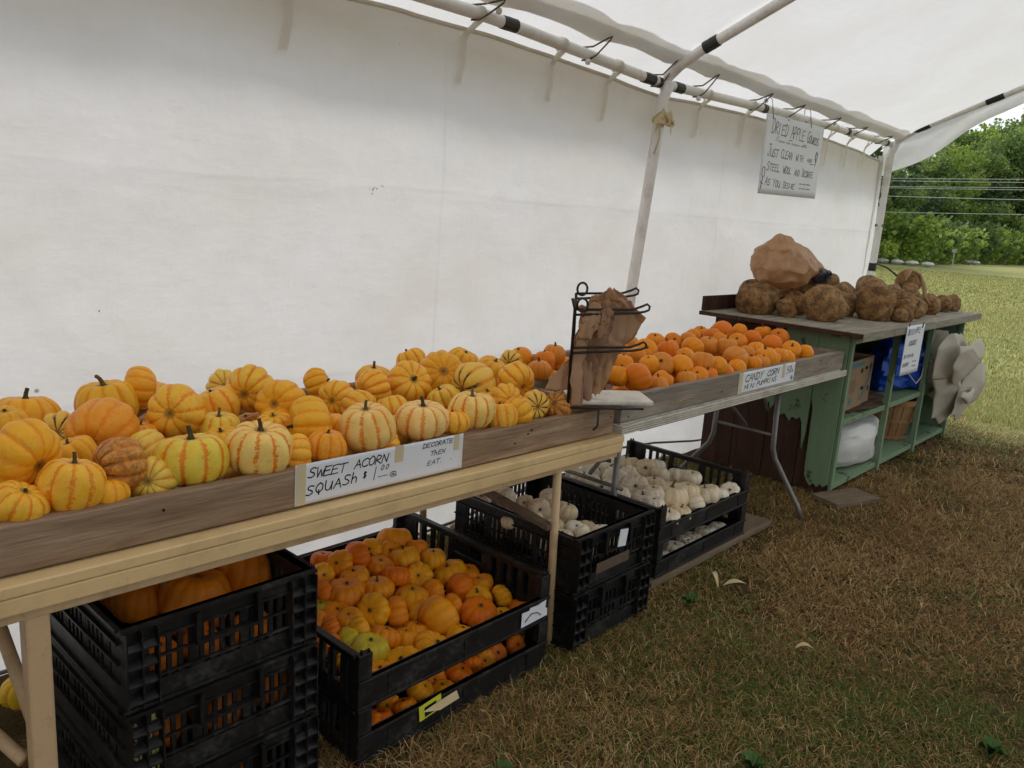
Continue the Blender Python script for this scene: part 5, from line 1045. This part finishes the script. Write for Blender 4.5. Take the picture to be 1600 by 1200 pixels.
mb = MB(); disc(mb, .27, .225, .02, .016); mb.build('hand_hole_shade', M['card_dark'], cb)  # holes are not cut: dark discs on the side carry their shade as colour
mb = MB(); disc(mb, .36, .235, .03, .011); disc(mb, .445, .235, .012, .024); disc(mb, .32, .11, .034, .012); disc(mb, .45, .095, .012, .02); mb.build('hand_hole_shade', M['card_dark'], cb)
mb = MB(); disc(mb, .10, .05, .022, .022); mb.build('round_print', M['card_teal'], cb)
mb = MB()
for q in (0, .02): mb.tube([(.27+q, -.001, .04), (.35+q, -.001, .08), (.41+q, -.001, .15), (.47+q, -.001, .25)], .0022, 4)
mb.build('print_curve', M['card_teal'], cb)
wbx = carton('cardboard_box', (4.75, 1.93, .60), -.1, .34, .24, .27, M['white_card'], 'pale printed carton standing behind the brown box')
wb2 = carton('cardboard_box', (5.2, 1.95, .56), .1, .42, .26, .28, M['white_card'], 'second pale carton at the back of the middle shelf')
MB().box(4.7, 5.7, 1.92, 2.2, .455, .555).build('x', M['dark_wood']).name = 'shelf_filler'
bpy.data.objects['shelf_filler']['label'] = 'dark flat box at the back of the middle shelf'; bpy.data.objects['shelf_filler']['category'] = 'box'; bpy.data.objects['shelf_filler'].name = 'flat_box'
tag(crumple('brown_sheet', (5.2, 1.76, .464), (.42, .14, .02), plain('old leather', (.09, .055, .035), .7, .2, .4, 20), 8, amp=.3, sharp=.5), 'flattened brown rag under the cardboard box', 'rag')
tag(crumple('white_sack', (5.22, 1.80, .215), (.43, .20, .155), M['sack'], 12, amp=.1, sharp=.16, ex=.6, flatbot=-.135, freq=1.2), 'bulging white woven sack on the bottom shelf', 'sack')
tag(crumple('blue_tarp', (6.2, 1.80, .61), (.36, .17, .18), M['blue'], 5, amp=.3, sharp=.4, freq=1.3, flatbot=-.14), 'crumpled bright blue tarp bundled on the middle shelf', 'tarp')
tag(MB().tube([(5.86, 1.63, .62), (6.0, 1.60, .53), (6.1, 1.6, .57), (6.2, 1.62, .66)], .004, 6).build('rope', M['strap'], smooth=True), 'pale cord hanging from the blue tarp', 'rope')
def crease(x, z, k, a, q):      # one family of soft folds with fairly sharp crests
    s_ = (x*math.cos(a)+z*math.sin(a))*k+1.6*noise.noise(Vector((x*2.2+q, z*2.2, q))); return 1-abs(math.sin(s_))**.7
def draped(name, L_, R_, zt, zb, y0, bulge, m_, seed, parent=None, nu=70, nv=70, fold=.05, th_=.004):
    def fn(a, b):
        xl = float(np.interp(b, [p[0] for p in L_], [p[1] for p in L_])); xr = float(np.interp(b, [p[0] for p in R_], [p[1] for p in R_]))
        x = xl+(xr-xl)*a; z = zt+(zb-zt)*b+.03*math.sin(a*5+seed)*(1 if b > .5 else .4)
        y = y0-bulge*math.sin(math.pi*a)**.6*math.sin(math.pi*min(1, b*.9+.08))**.6
        y -= fold*(crease(x, z, 4.2, .6+seed*.3, seed)+.4*crease(x, z, 6.5, -.8, seed+3)+.08*crease(x, z, 21, 1.4, seed+6))
        x += .02*noise.noise(Vector((z*8, seed, a))); return (x, y, z)
    o = grid(name, nu, nv, fn, m_, parent); s = o.modifiers.new('thick', 'SOLIDIFY'); s.thickness = th_; return o
cv = draped('canvas_bundle', [(0, 6.28), (.15, 6.12), (.45, 6.1), (.75, 6.25), (1, 6.3)], [(0, 6.62), (.15, 6.86), (.35, 7.02), (.6, 6.98), (.8, 6.75), (1, 6.5)], .87, .22, 1.54, .07, M['canvas'], 1, fold=.04)
tag(cv, 'big crumpled tan canvas sheet hanging out of the cabinet right end', 'canvas')
draped('fold', [(0, 6.2), (.5, 6.12), (1, 6.3)], [(0, 6.75), (.5, 6.85), (1, 6.6)], .82, .55, 1.45, .05, M['canvas'], 4, cv, 50, 40, .045)
draped('fold', [(0, 6.6), (.5, 6.5), (1, 6.38)], [(0, 6.95), (.4, 7.0), (1, 6.62)], .64, .25, 1.45, .05, M['canvas'], 7, cv, 50, 50, .05)
draped('fold', [(0, 6.35), (.5, 6.3), (1, 6.42)], [(0, 6.62), (.5, 6.66), (1, 6.6)], .47, .40, 1.38, .03, M['canvas'], 9, cv, 24, 14, .015)
draped('back_fold', [(0, 6.25), (1, 6.35)], [(0, 6.8), (.4, 7.0), (1, 6.7)], .86, .35, 1.66, -.05, M['canvas'], 12, cv, 40, 40, .03)
# splint basket
bk_ = empty('bushel_basket', (6.2, 1.82, .069)); tag(bk_, 'tapered splint wood basket on the bottom shelf, middle bay', 'basket')
H_ = .31; r0_, r1_ = .135, .205
for k in range(18):
    a = 2*math.pi*k/18; w_ = 2*math.pi/18*.46
    V = [(r*math.cos(b), r*math.sin(b), z) for z, r in ((0, r0_), (H_*.5, (r0_+r1_)/2+.006), (H_, r1_)) for b in (a-w_, a, a+w_)]; V += [(x*.975, y*.975, z) for x, y, z in V]
    F = [(0, 1, 4, 3), (1, 2, 5, 4), (3, 4, 7, 6), (4, 5, 8, 7)]; F += [tuple(i+9 for i in f[::-1]) for f in F]; F += [(0, 3, 12, 9), (3, 6, 15, 12), (2, 11, 14, 5), (5, 14, 17, 8), (6, 7, 16, 15), (7, 8, 17, 16)]
    MB().add(V, F).build('splint', M['basket'], bk_, smooth=False)
for z, nm in ((.025, 'lower_hoop'), (.15, 'middle_hoop'), (.29, 'top_hoop')):
    rr_ = r0_+(r1_-r0_)*z/H_+.007; mb = MB(); n = 36; hh = .011 if nm != 'top_hoop' else .018
    V = [((rr_+q+(.003 if s > 0 else 0))*math.cos(2*math.pi*i/n), (rr_+q+(.003 if s > 0 else 0))*math.sin(2*math.pi*i/n), z+s*hh) for q in (0, .004) for s in (-1, 1) for i in range(n)]
    mb.v = V
    for i in range(n):
        j = (i+1) % n; mb.f += [(i, j, n+j, n+i), (2*n+i, 3*n+i, 3*n+j, 2*n+j), (n+i, n+j, 3*n+j, 3*n+i), (i, 2*n+i, 2*n+j, j)]
    mb.build(nm, M['basket'], bk_)
mb = MB(); mb.poly([(.13*math.cos(2*math.pi*k/20), .13*math.sin(2*math.pi*k/20)) for k in range(20)], .003, .01); mb.build('basket_floor', M['basket'], bk_)

# tan bag on top of the gourds
def plastic_bag(name, c, m_, seed):
    nu, nv = 110, 70; V = []
    for j in range(nv+1):
        t_ = j/nv; z = t_      # 0 bottom .. 1 knot at the top
        rz = float(np.interp(t_, [0, .04, .15, .35, .55, .72, .84, .92, .97, 1], [0, .62, .98, 1.15, 1.05, .86, .6, .42, .3, .12]))
        for i in range(nu):
            a = 2*math.pi*i/nu; d = Vector((math.cos(a), math.sin(a), 0)); p = Vector((d.x*rz, d.y*rz, z*1.7))
            n_ = noise.noise(p*1.1+Vector((seed, 0, 0))); fold_ = (1-abs(math.sin(a*3.5+2.6*n_+t_*1.5))**.6)*(.35+.65*t_)
            k = 1+.16*n_-.1*fold_-.05*(1-abs(math.sin(a*8+4*n_+3*t_))**.6)*(.3+t_)+.2*noise.noise(p*2.0+Vector((0, seed, 0)))-.34*ridged(p*1.9+Vector((seed, 2, 0)), 4)+.08
            side = max(0, d.dot(Vector((.93, -.36, 0))))**3*math.exp(-((t_-.5)/.22)**2)*.75
            x = p.x*k+d.x*side-.32*t_**2+.1; y = p.y*k+d.y*side
            V.append((c[0]+x*.172, c[1]+y*.17, c[2]+.018+z*.345+.02*noise.noise(p*2.3)-.02*side))
    F = [(j*nu+i, (j+1)*nu+i, (j+1)*nu+(i+1) % nu, j*nu+(i+1) % nu) for j in range(nv) for i in range(nu)]
    me = bpy.data.meshes.new(name); me.from_pydata(V, [], F); me.polygons.foreach_set('use_smooth', [True]*len(F)); return obj(name, me, m_)
bg_ = plastic_bag('plastic_bag', (5.07, 2.28, 1.125), M['brown_bag'], 31)
for q, w_ in (((4.985, 2.25, 1.485), .05), ((5.36, 2.2, 1.30), .06)): pass
tag(bg_, 'crumpled translucent tan plastic bag perched on the gourds', 'bag')
tag(crumple('dark_roll', (5.33, 2.12, 1.235), (.085, .05, .05), plain('dark plastic roll', (.035, .025, .03), .4, .4), 41, amp=.15, sharp=.2, nu=40, nv=26), 'dark printed plastic roll at the lower right of the tan bag', 'roll')
for k in range(3): MB().tube([(5.33+(.05-.016*k)*math.cos(a), 2.064, 1.24+(.035-.01*k)*math.sin(a)) for a in np.linspace(0, 6.0, 18)], .004, 5).build('coil', M['ink'], bpy.data.objects['dark_roll'])

# ---------------------------------------------------------------- bag rack
u = Vector((.78, -.62, .02)).normalized(); v_ = Vector((.62, .78, 0)).normalized(); A = Vector((2.135, 1.645, .868))
RM = Matrix(((u.x, v_.x, 0, A.x), (u.y, v_.y, 0, A.y), (u.z, 0, 1, A.z), (0, 0, 0, 1)))
rk = empty('bag_rack'); rk.matrix_world = RM; tag(rk, 'black wire bag rack with a white base plate between the trays', 'rack')
MB().box(0.0, .30, .0, .17, .002, .02).build('base_plate', M['white_plastic'], rk, .006)
mb = MB(); mb.tube([(-.01, -.008, -.006), (.26, -.008, -.006)], .0045, 8); mb.tube([(-.01, -.008, -.006), (.03, .13, -.006), (.25, .13, -.006)], .0045, 8); mb.tube([(.10, -.008, -.006), (.10, -.008, -.07), (.085, -.008, -.085)], .004, 8); mb.build('base_wire', M['black_wire'], rk, smooth=True)
MB().tube([(-.012, -.008, -.006), (-.012, -.008, .335), (-.025, -.02, .37)], .0052, 8).build('upright', M['black_wire'], rk, smooth=True)
MB().tube([(.03, .13, -.006), (.022, .13, .375)], .0052, 8).build('upright', M['black_wire'], rk, smooth=True)
def arm(y, z, nm='arm', dz=.0):
    x0_ = -.012 if y < .1 else .022
    pts = [(x0_, y, z-.012), (.19, y, z-.004), (.222, y, z+.008), (.238, y, z+.016), (.248, y, z+.008), (.246, y, z-.004), (.232, y, z-.010), (.20, y, z-.016), (x0_, y, z-.030)]
    MB().tube(pts, .0042, 8).build(nm, M['black_wire'], rk, smooth=True)
arm(-.008, .345); arm(.13, .385); arm(-.008, .215)
for y, z in ((-.008, .345), (.13, .385)): MB().tube([(.012+(.03 if y > .1 else 0)+.018*math.cos(a), y-.004, z+.005+.022*math.sin(a)) for a in np.linspace(0, 6.28, 16)], .0042, 6).build('loop', M['black_wire'], rk, smooth=True)
MB().tube([(.22, .05, .30), (.22, .05, .335)], .003, 6).build('hook', M['black_wire'], rk)
# bundle of bags hung on the arms
bb = empty('bag_bundle'); bb.matrix_world = RM; tag(bb, 'bundle of crumpled brown plastic carry bags hanging on the black rack', 'bags')
def sheet(name, L_, R_, z0, z1, y, m_, seed, amp=.02, fan=0, nu=40, nv=48, vert=1., edge=.005):
    """a hanging bag wall: L_/R_ give its side edges from bottom (0) to top (1)"""
    def fn(a, b):
        xl = float(np.interp(b, [p[0] for p in L_], [p[1] for p in L_])); xr = float(np.interp(b, [p[0] for p in R_], [p[1] for p in R_]))
        x = xl+(xr-xl)*a; z = z0+(z1-z0)*b
        x += edge*noise.noise(Vector((b*7, a*2, seed*2.2)))*2; z += edge*noise.noise(Vector((a*9, seed, 3)))*2.5-(.02*abs(a-.5) if b > .5 else 0)
        f = 1-abs(math.sin(x*75*vert+3*noise.noise(Vector((x*12, z*5, seed)))+seed))**.7
        g = 1-abs(math.sin((x*.7+z)*42+4*noise.noise(Vector((x*9, z*9, seed+4)))))**.6
        yy = y+amp*(.5*f*(1.1-b)+.3*g*(.3+b*.7)+.8*noise.noise(Vector((x*8, z*7, seed))))+fan*(1-b)**1.5
        return (x, yy, z)
    o = grid(name, nu, nv, fn, m_, bb); s = o.modifiers.new('thick', 'SOLIDIFY'); s.thickness = .0008; return o
sheet('bag', [(0, .03), (.5, .02), (1, .06)], [(0, .12), (.25, .15), (.6, .2), (.85, .235), (1, .16)], .03, .385, .05, M['brown_bag'], 1, .03)
sheet('bag', [(0, .06), (1, .01)], [(0, .10), (.3, .13), (.7, .225), (.9, .25), (1, .2)], .06, .35, .03, M['brown_bag'], 2, .035)
sheet('bag', [(0, .08), (1, .06)], [(0, .16), (.5, .25), (.8, .262), (1, .21)], .14, .36, .09, M['brown_bag'], 3, .03)
sheet('bag', [(0, .0), (.5, -.02), (1, .03)], [(0, .07), (.5, .10), (1, .15)], .02, .36, .012, M['brown_bag2'], 4, .025, -.01)
for k in range(9):      # pleated fan of bag bottoms by the upright
    sheet('bag_pleat', [(0, .0+.006*k), (.5, -.012+.003*k), (1, .0)], [(0, .03+.008*k), (.6, .03), (1, .045)], .004+.005*(k % 3), .24, -.006+.006*k, M['brown_bag2'] if k % 2 else M['brown_bag'], 10+k, .01, -.014+.003*k, 8, 30, .6, .003)
sheet('bag', [(0, -.09), (.35, -.075), (1, -.01)], [(0, -.015), (.5, .0), (1, .02)], .05, .17, .03, M['brown_bag'], 30, .012, -.02, 20, 20)
sheet('bag', [(0, .03), (.6, .05), (1, .09)], [(0, .19), (.5, .15), (1, .12)], .33, .41, .0, M['brown_bag'], 31, .03, .02, 30, 20)
sheet('bag', [(0, .06), (1, .12)], [(0, .23), (.6, .2), (1, .15)], .32, .405, .05, M['brown_bag'], 32, .035, .02, 30, 20)
sheet('bag_handle', [(0, .07), (1, .08)], [(0, .10), (1, .115)], .24, .345, -.024, M['brown_bag2'], 33, .012, 0, 12, 24, 2.)
sheet('bag_handle', [(0, .0), (.5, .01), (1, .04)], [(0, .05), (.5, .085), (1, .075)], .235, .36, -.014, M['brown_bag'], 34, .02, 0, 20, 24, 1.5)
# ---------------------------------------------------------------- hand lettered signs
GL_ = {'A': [[(0, 0), (.28, 1), (.55, 0)], [(.1, .4), (.48, .42)]], 'B': [[(0, 0), (0, 1), (.4, .9), (.38, .6), (0, .52), (.48, .4), (.45, .08), (0, 0)]],
 'C': [[(.55, .85), (.35, 1), (.1, .8), (0, .4), (.12, .08), (.35, 0), (.55, .15)]], 'D': [[(.05, 0), (.05, .95)], [(-.05, .95), (.3, .95), (.52, .6), (.48, .25), (.25, 0), (-.03, 0)]],
 'E': [[(.5, .95), (.03, .92), (0, .0), (.52, .04)], [(.02, .5), (.4, .53)]], 'G': [[(.55, .85), (.35, 1), (.1, .8), (0, .4), (.12, .06), (.35, 0), (.56, .2), (.56, .42), (.32, .42)]],
 'H': [[(0, 1), (0, 0)], [(.48, 1), (.5, 0)], [(0, .5), (.48, .54)]], 'I': [[(.12, 1), (.1, 0)]], 'J': [[(.1, 1), (.6, 1)], [(.4, 1), (.38, .2), (.25, 0), (.08, .04), (0, .2)]],
 'K': [[(0, 1), (0, 0)], [(.48, 1), (.04, .45), (.5, 0)]], 'L': [[(.03, 1), (0, .02), (.5, .05)]], 'M': [[(0, 0), (.06, 1), (.3, .35), (.54, 1), (.6, 0)]],
 'N': [[(0, 0), (.04, 1), (.44, .02), (.5, 1)]], 'O': [[(.28, 1), (.08, .8), (0, .4), (.14, .04), (.34, 0), (.52, .3), (.5, .75), (.28, 1)]],
 'P': [[(.03, 0), (.03, 1), (.35, .98), (.48, .75), (.35, .5), (.05, .46)]], 'Q': [[(.28, 1), (.08, .8), (0, .4), (.14, .04), (.34, 0), (.52, .3), (.5, .75), (.28, 1)], [(.25, .3), (.3, -.2)]],
 'R': [[(.03, 0), (.03, 1), (.35, .98), (.46, .75), (.33, .52), (.05, .48), (.52, 0)]], 'S': [[(.5, .88), (.3, 1), (.08, .86), (.1, .62), (.42, .44), (.48, .2), (.28, 0), (.0, .1)]],
 'T': [[(-.05, .95), (.58, 1)], [(.27, .97), (.24, 0)]], 'U': [[(0, 1), (.02, .25), (.18, 0), (.38, .06), (.48, .4), (.5, 1), (.52, .0)]], 'V': [[(0, 1), (.22, 0), (.5, 1)]],
 'W': [[(0, 1), (.14, 0), (.3, .7), (.46, 0), (.64, 1)]], 'Y': [[(0, 1), (.25, .5), (.52, 1)], [(.25, .5), (.2, 0)]], 'h': [[(.04, 1.05), (.0, 0)], [(.02, .4), (.22, .6), (.36, .5), (.38, 0)]],
 '$': [[(.4, .85), (.15, .95), (.05, .72), (.38, .4), (.3, .12), (.0, .18)], [(.17, 1.08), (.13, -.05)], [(.27, 1.08), (.23, -.05)]], '1': [[(.15, 1.15), (.06, -.25)]],
 '0': [[(.2, 1), (.05, .8), (.02, .3), (.15, .02), (.33, .2), (.36, .7), (.2, 1)]], '5': [[(.4, 1), (.1, .95), (.06, .55), (.32, .58), (.4, .3), (.25, .02), (0, .08)]], '4': [[(.08, 1), (.02, .5), (.4, .5)], [(.32, .9), (.3, 0)]],
 'c': [[(.36, .5), (.2, .62), (.03, .4), (.06, .12), (.24, .02), (.38, .15)], [(.24, .75), (.18, -.12)]], '-': [[(0, .0), (.6, .03)]], '.': [[(.08, .03), (.12, .0), (.1, .04)]], ' ': [],
 '@': [[(.42, .35), (.3, .22), (.2, .3), (.22, .5), (.36, .58), (.42, .35), (.45, .2), (.6, .25), (.66, .5), (.52, .8), (.25, .85), (.02, .6), (.02, .25), (.2, -.02), (.5, -.05), (.75, .1)]], '/': [[(.4, 1), (0, 0)]],
 '~': [[(0, .2), (.15, .6), (.3, .1), (.45, .55), (.6, .2)]], '#': [[(.05, .2), (.18, 1), (.3, .2)], [(.0, .5), (.38, .55)]]}
GL_['F'] = [[(.5, .95), (.03, .92), (0, 0)], [(.02, .5), (.4, .53)]]
class WL:
    def __init__(s): s.words = []; s.draw = MB()
    def tube(s, *a): s.draw.tube(*a)
    def build(s, name, m_, par):
        for q in s.words: q.build('word', m_, par)
        if s.draw.v: s.draw.build('doodle', m_, par)
def smooth_pl(p, k=3):
    if len(p) < 4: return p
    for _ in range(k-1): p = [p[0]]+[q for a, b in zip(p[:-1], p[1:]) for q in ((a[0]*.75+b[0]*.25, a[1]*.75+b[1]*.25), (a[0]*.25+b[0]*.75, a[1]*.25+b[1]*.75))]+[p[-1]]
    return p
def write(mb, text, x, z, h, w_, gap=.25, slope=0, slant=.12, pen=.0026, depth=-.0009, seed=1, first=1.0):
    rs = random.Random(seed); cx = x; wl = mb; mb = MB(); wl.words.append(mb)
    for n, ch in enumerate(text):
        hh = h*(first if (n == 0 or text[n-1] == ' ') else 1)*rs.uniform(.92, 1.08)
        if ch == ' ': cx += w_*.75; continue
        bz = z+(cx-x)*slope+rs.uniform(-.03, .03)*h; mxw = .6; round_ = ch in 'CDGOPQRSUJ0@hBc'
        for st in GL_[ch]:
            pl = smooth_pl(st) if round_ else st
            P2 = [(cx+(a*w_/.55)+b*hh*slant+rs.uniform(-.012, .012)*h, bz+b*hh+rs.uniform(-.012, .012)*h) for a, b in pl]
            for (ax, az), (bx2, bz2) in zip(P2[:-1], P2[1:]):
                d = Vector((bx2-ax, 0, bz2-az)); L = d.length
                if L < 1e-6: continue
                d /= L; nn = Vector((-d.z, 0, d.x))*pen*.5*rs.uniform(.85, 1.1); a0 = Vector((ax, depth, az))-d*pen*.4; b0 = Vector((bx2, depth, bz2))+d*pen*.4
                mb.add([a0-nn, b0-nn, b0+nn, a0+nn], [(0, 1, 2, 3)])
        cx += w_*(1+gap)
    return cx
def sign_obj(name, loc, rot, Wd, H, label, sag=.0):
    o = empty(name, loc, rot); tag(o, label, 'sign')
    grid('card', 20, 12, lambda a, b: (a*Wd, -.0004-sag*math.sin(math.pi*a)*.0, b*H), M['paper'], o).modifiers.new('t', 'SOLIDIFY').thickness = .0006
    return o
def masking(o, x, z, w_, h, rot=0):
    MB().box(0, w_, -.0012, -.0009, 0, h, Matrix.Translation((x, 0, z)) @ Matrix.Rotation(rot, 4, 'Y')).build('tape', M['tape'], o)
s1 = sign_obj('price_sign', (1.036, 1.6236, .7585), (0, TILT, 0), .568, .106, 'long white sign reading sweet acorn squash one dollar, on the squash tray')
mb = WL(); write(mb, 'SWEET', .035, .066, .024, .021, .1, -.02, .25, .0033, seed=2); write(mb, 'ACORN', .175, .066, .024, .0205, .1, .02, .25, .0033, seed=3)
write(mb, 'SQUASh', .03, .022, .026, .022, .25, .05, .2, .0033, seed=4); write(mb, '$', .205, .035, .016, .014, seed=5, pen=.0026); write(mb, '1', .24, .03, .024, .016, pen=.0026, seed=6); write(mb, '00', .262, .046, .014, .014, .15, pen=.0022, slant=.4, seed=6)
write(mb, '-', .255, .03, .012, .03, pen=.0022, seed=7); write(mb, '@', .295, .022, .017, .018, pen=.002, seed=8)
write(mb, 'DECORATE', .41, .084, .0135, .0125, .15, .01, .3, .0022, seed=9); write(mb, 'ThEN', .44, .058, .013, .012, .2, .0, .3, .0022, seed=10); write(mb, 'EAT.', .43, .03, .0135, .012, .35, .03, .3, .002, seed=11); write(mb, '.', .52, .035, .014, .012, seed=12)
mb.build('lettering', M['ink'], s1)
masking(s1, .003, .0, .027, .1075); masking(s1, .31, .06, .03, .048, .02); masking(s1, .53, .06, .022, .046)
s2 = sign_obj('price_sign', (3.335, 1.6236, .7665), (0, 0, 0), .60, .098, 'white sign reading candy corn mini pumpkins fifty cents, on the grey tray')
mb = WL(); write(mb, 'CANDY', .06, .05, .034, .034, .08, .02, .3, .0042, seed=13); write(mb, 'CORN', .285, .055, .03, .03, .1, .02, .3, .0042, seed=14)
write(mb, 'MINI', .06, .013, .022, .028, .1, .03, .2, .0038, seed=15); write(mb, 'PUMPKINS', .185, .018, .024, .025, .05, .02, .2, .0036, seed=16)
write(mb, '.50', .475, .045, .036, .026, .15, .0, .25, .0042, seed=17); write(mb, 'c', .565, .05, .02, .02, seed=18, pen=.0035); write(mb, '@', .56, .012, .02, .02, seed=19, pen=.003)
mb.build('lettering', M['ink'], s2); masking(s2, .002, 0, .035, .098); masking(s2, .455, .03, .03, .068)
s3 = sign_obj('gourd_sign', (5.28, 1.5115, .672), (0, 0, 0), .36, .315, 'white card reading dried apple gourds, hung on the cabinet front')
mb = WL(); write(mb, 'DRIED APPLE', .03, .255, .036, .021, .12, .03, .25, .0045, seed=20); write(mb, 'GOURDS', .08, .185, .032, .023, .15, .02, .25, .0045, seed=21)
write(mb, 'JUST CLEAN AND', .02, .11, .019, .013, .15, .0, .3, .0032, seed=22); write(mb, 'DECORATE', .03, .055, .02, .013, .12, .0, .3, .0035, seed=23); write(mb, '~~ ~~', .22, .07, .015, .014, .1, pen=.003, seed=24); write(mb, '~~~~', .22, .04, .016, .017, .1, pen=.003, seed=25)
mb.build('lettering', M['faint_ink'], s3); MB().tube([(.03, .0, .31), (.03, -.004, .335)], .003, 5).build('pin', M['ink'], s3); MB().tube([(.3, -.002, .29), (.31, -.006, .325)], .004, 5).build('pin', M['ink'], s3)
s4 = sign_obj('hanging_sign', (5.14, 2.545, 1.745), (0, 0, 0), .86, .475, 'large white hand lettered dried apple gourds sign hanging from the pipe')
s4.rotation_euler = (0, -.02, 0); s4.scale = (1.1, 1, 1.08)
mb = WL(); write(mb, 'DRIED', .09, .37, .07, .042, .1, -.02, .1, .0055, seed=30, first=1.25); write(mb, 'APPLE', .36, .36, .072, .04, .05, -.02, .1, .0055, seed=31, first=1.2); write(mb, 'GOURDS', .61, .355, .048, .03, .05, -.03, .1, .0055, seed=32, first=1.7)
write(mb, 'JUST', .07, .23, .052, .034, .1, -.03, .1, .005, seed=33, first=1.35); write(mb, 'CLEAN', .255, .23, .046, .032, .05, -.02, .1, .005, seed=34, first=1.2); write(mb, 'WITH', .475, .228, .042, .026, .1, -.02, .1, .0045, seed=35); write(mb, '#000', .655, .232, .024, .018, .1, 0, .1, .0035, seed=36)
write(mb, 'STEEL', .08, .145, .042, .034, .12, -.02, .1, .005, seed=37, first=1.25); write(mb, 'WOOL', .31, .14, .045, .028, .1, -.02, .1, .005, seed=38); write(mb, 'AND', .48, .135, .038, .025, .12, -.02, .1, .0045, seed=39); write(mb, 'DECORATE', .60, .135, .04, .02, .08, -.01, .1, .0042, seed=40, first=1.3)
write(mb, 'AS', .08, .055, .042, .034, .1, -.02, .1, .005, seed=41, first=1.2); write(mb, 'YOU', .19, .05, .042, .032, .1, -.02, .1, .005, seed=42, first=1.15); write(mb, 'DESIRE', .34, .048, .034, .026, .1, -.01, .1, .0045, seed=43, first=1.35)
for r_ in range(2): write(mb, '~~ ~~~ ~~~~', .58, .082-.03*r_, .012, .0155, .05, 0, .1, .0028, seed=44+r_)
for a in np.linspace(0, 5.5, 7): mb.tube([(.045+.018*math.cos(a), -.001, .13+.03*math.sin(a)), (.045+.022*math.cos(a+1), -.001, .13+.036*math.sin(a+1))], .002, 4)
mb.tube([(.045, -.001, .095), (.035, -.001, .07), (.03, -.001, .03)], .003, 4); mb.tube([(.02, -.001, .07), (.05, -.001, .06)], .003, 4)
for a in np.linspace(0, 5.5, 8): mb.tube([(.79+.014*math.cos(a), -.001, .275+.03*math.sin(a)), (.79+.018*math.cos(a+1.4), -.001, .275+.036*math.sin(a+1.4))], .0025, 4)
mb.tube([(.79, -.001, .24), (.782, -.001, .215)], .0025, 4); mb.tube([(.7, -.001, .222), (.76, -.001, .222)], .002, 4)
mb.build('lettering', plain('grey marker', (.06, .065, .075), .5, .3), s4)
mb = WL(); write(mb, '~~~ ~~ ~~~~ ~~~', .2, .32, .022, .028, .05, -.01, .1, .003, seed=50); write(mb, '-', .34, .345, .02, .05, seed=51, pen=.004); write(mb, '-', .56, .335, .02, .05, seed=52, pen=.004); write(mb, '//', .16, .325, .03, .02, .2, seed=53, pen=.004); mb.build('faint_lettering', M['faint_ink'], s4)
for x in (.06, .62): MB().tube([(x-.02, .0, .455), (x-.035, .03, .52), (x, .05, .60), (x+.03, .02, .56), (x+.02, -.008, .45)], .0022, 6).build('tie_wire', M['black_wire'], s4, smooth=True)
mb = WL(); write(mb, 'PRODUCE OF', .05, .17, .022, .019, .12, 0, 0, .0045, seed=60); write(mb, 'USA', .12, .135, .024, .02, .2, 0, 0, .005, seed=61); mb.build('printing', M['ink'], wbx)
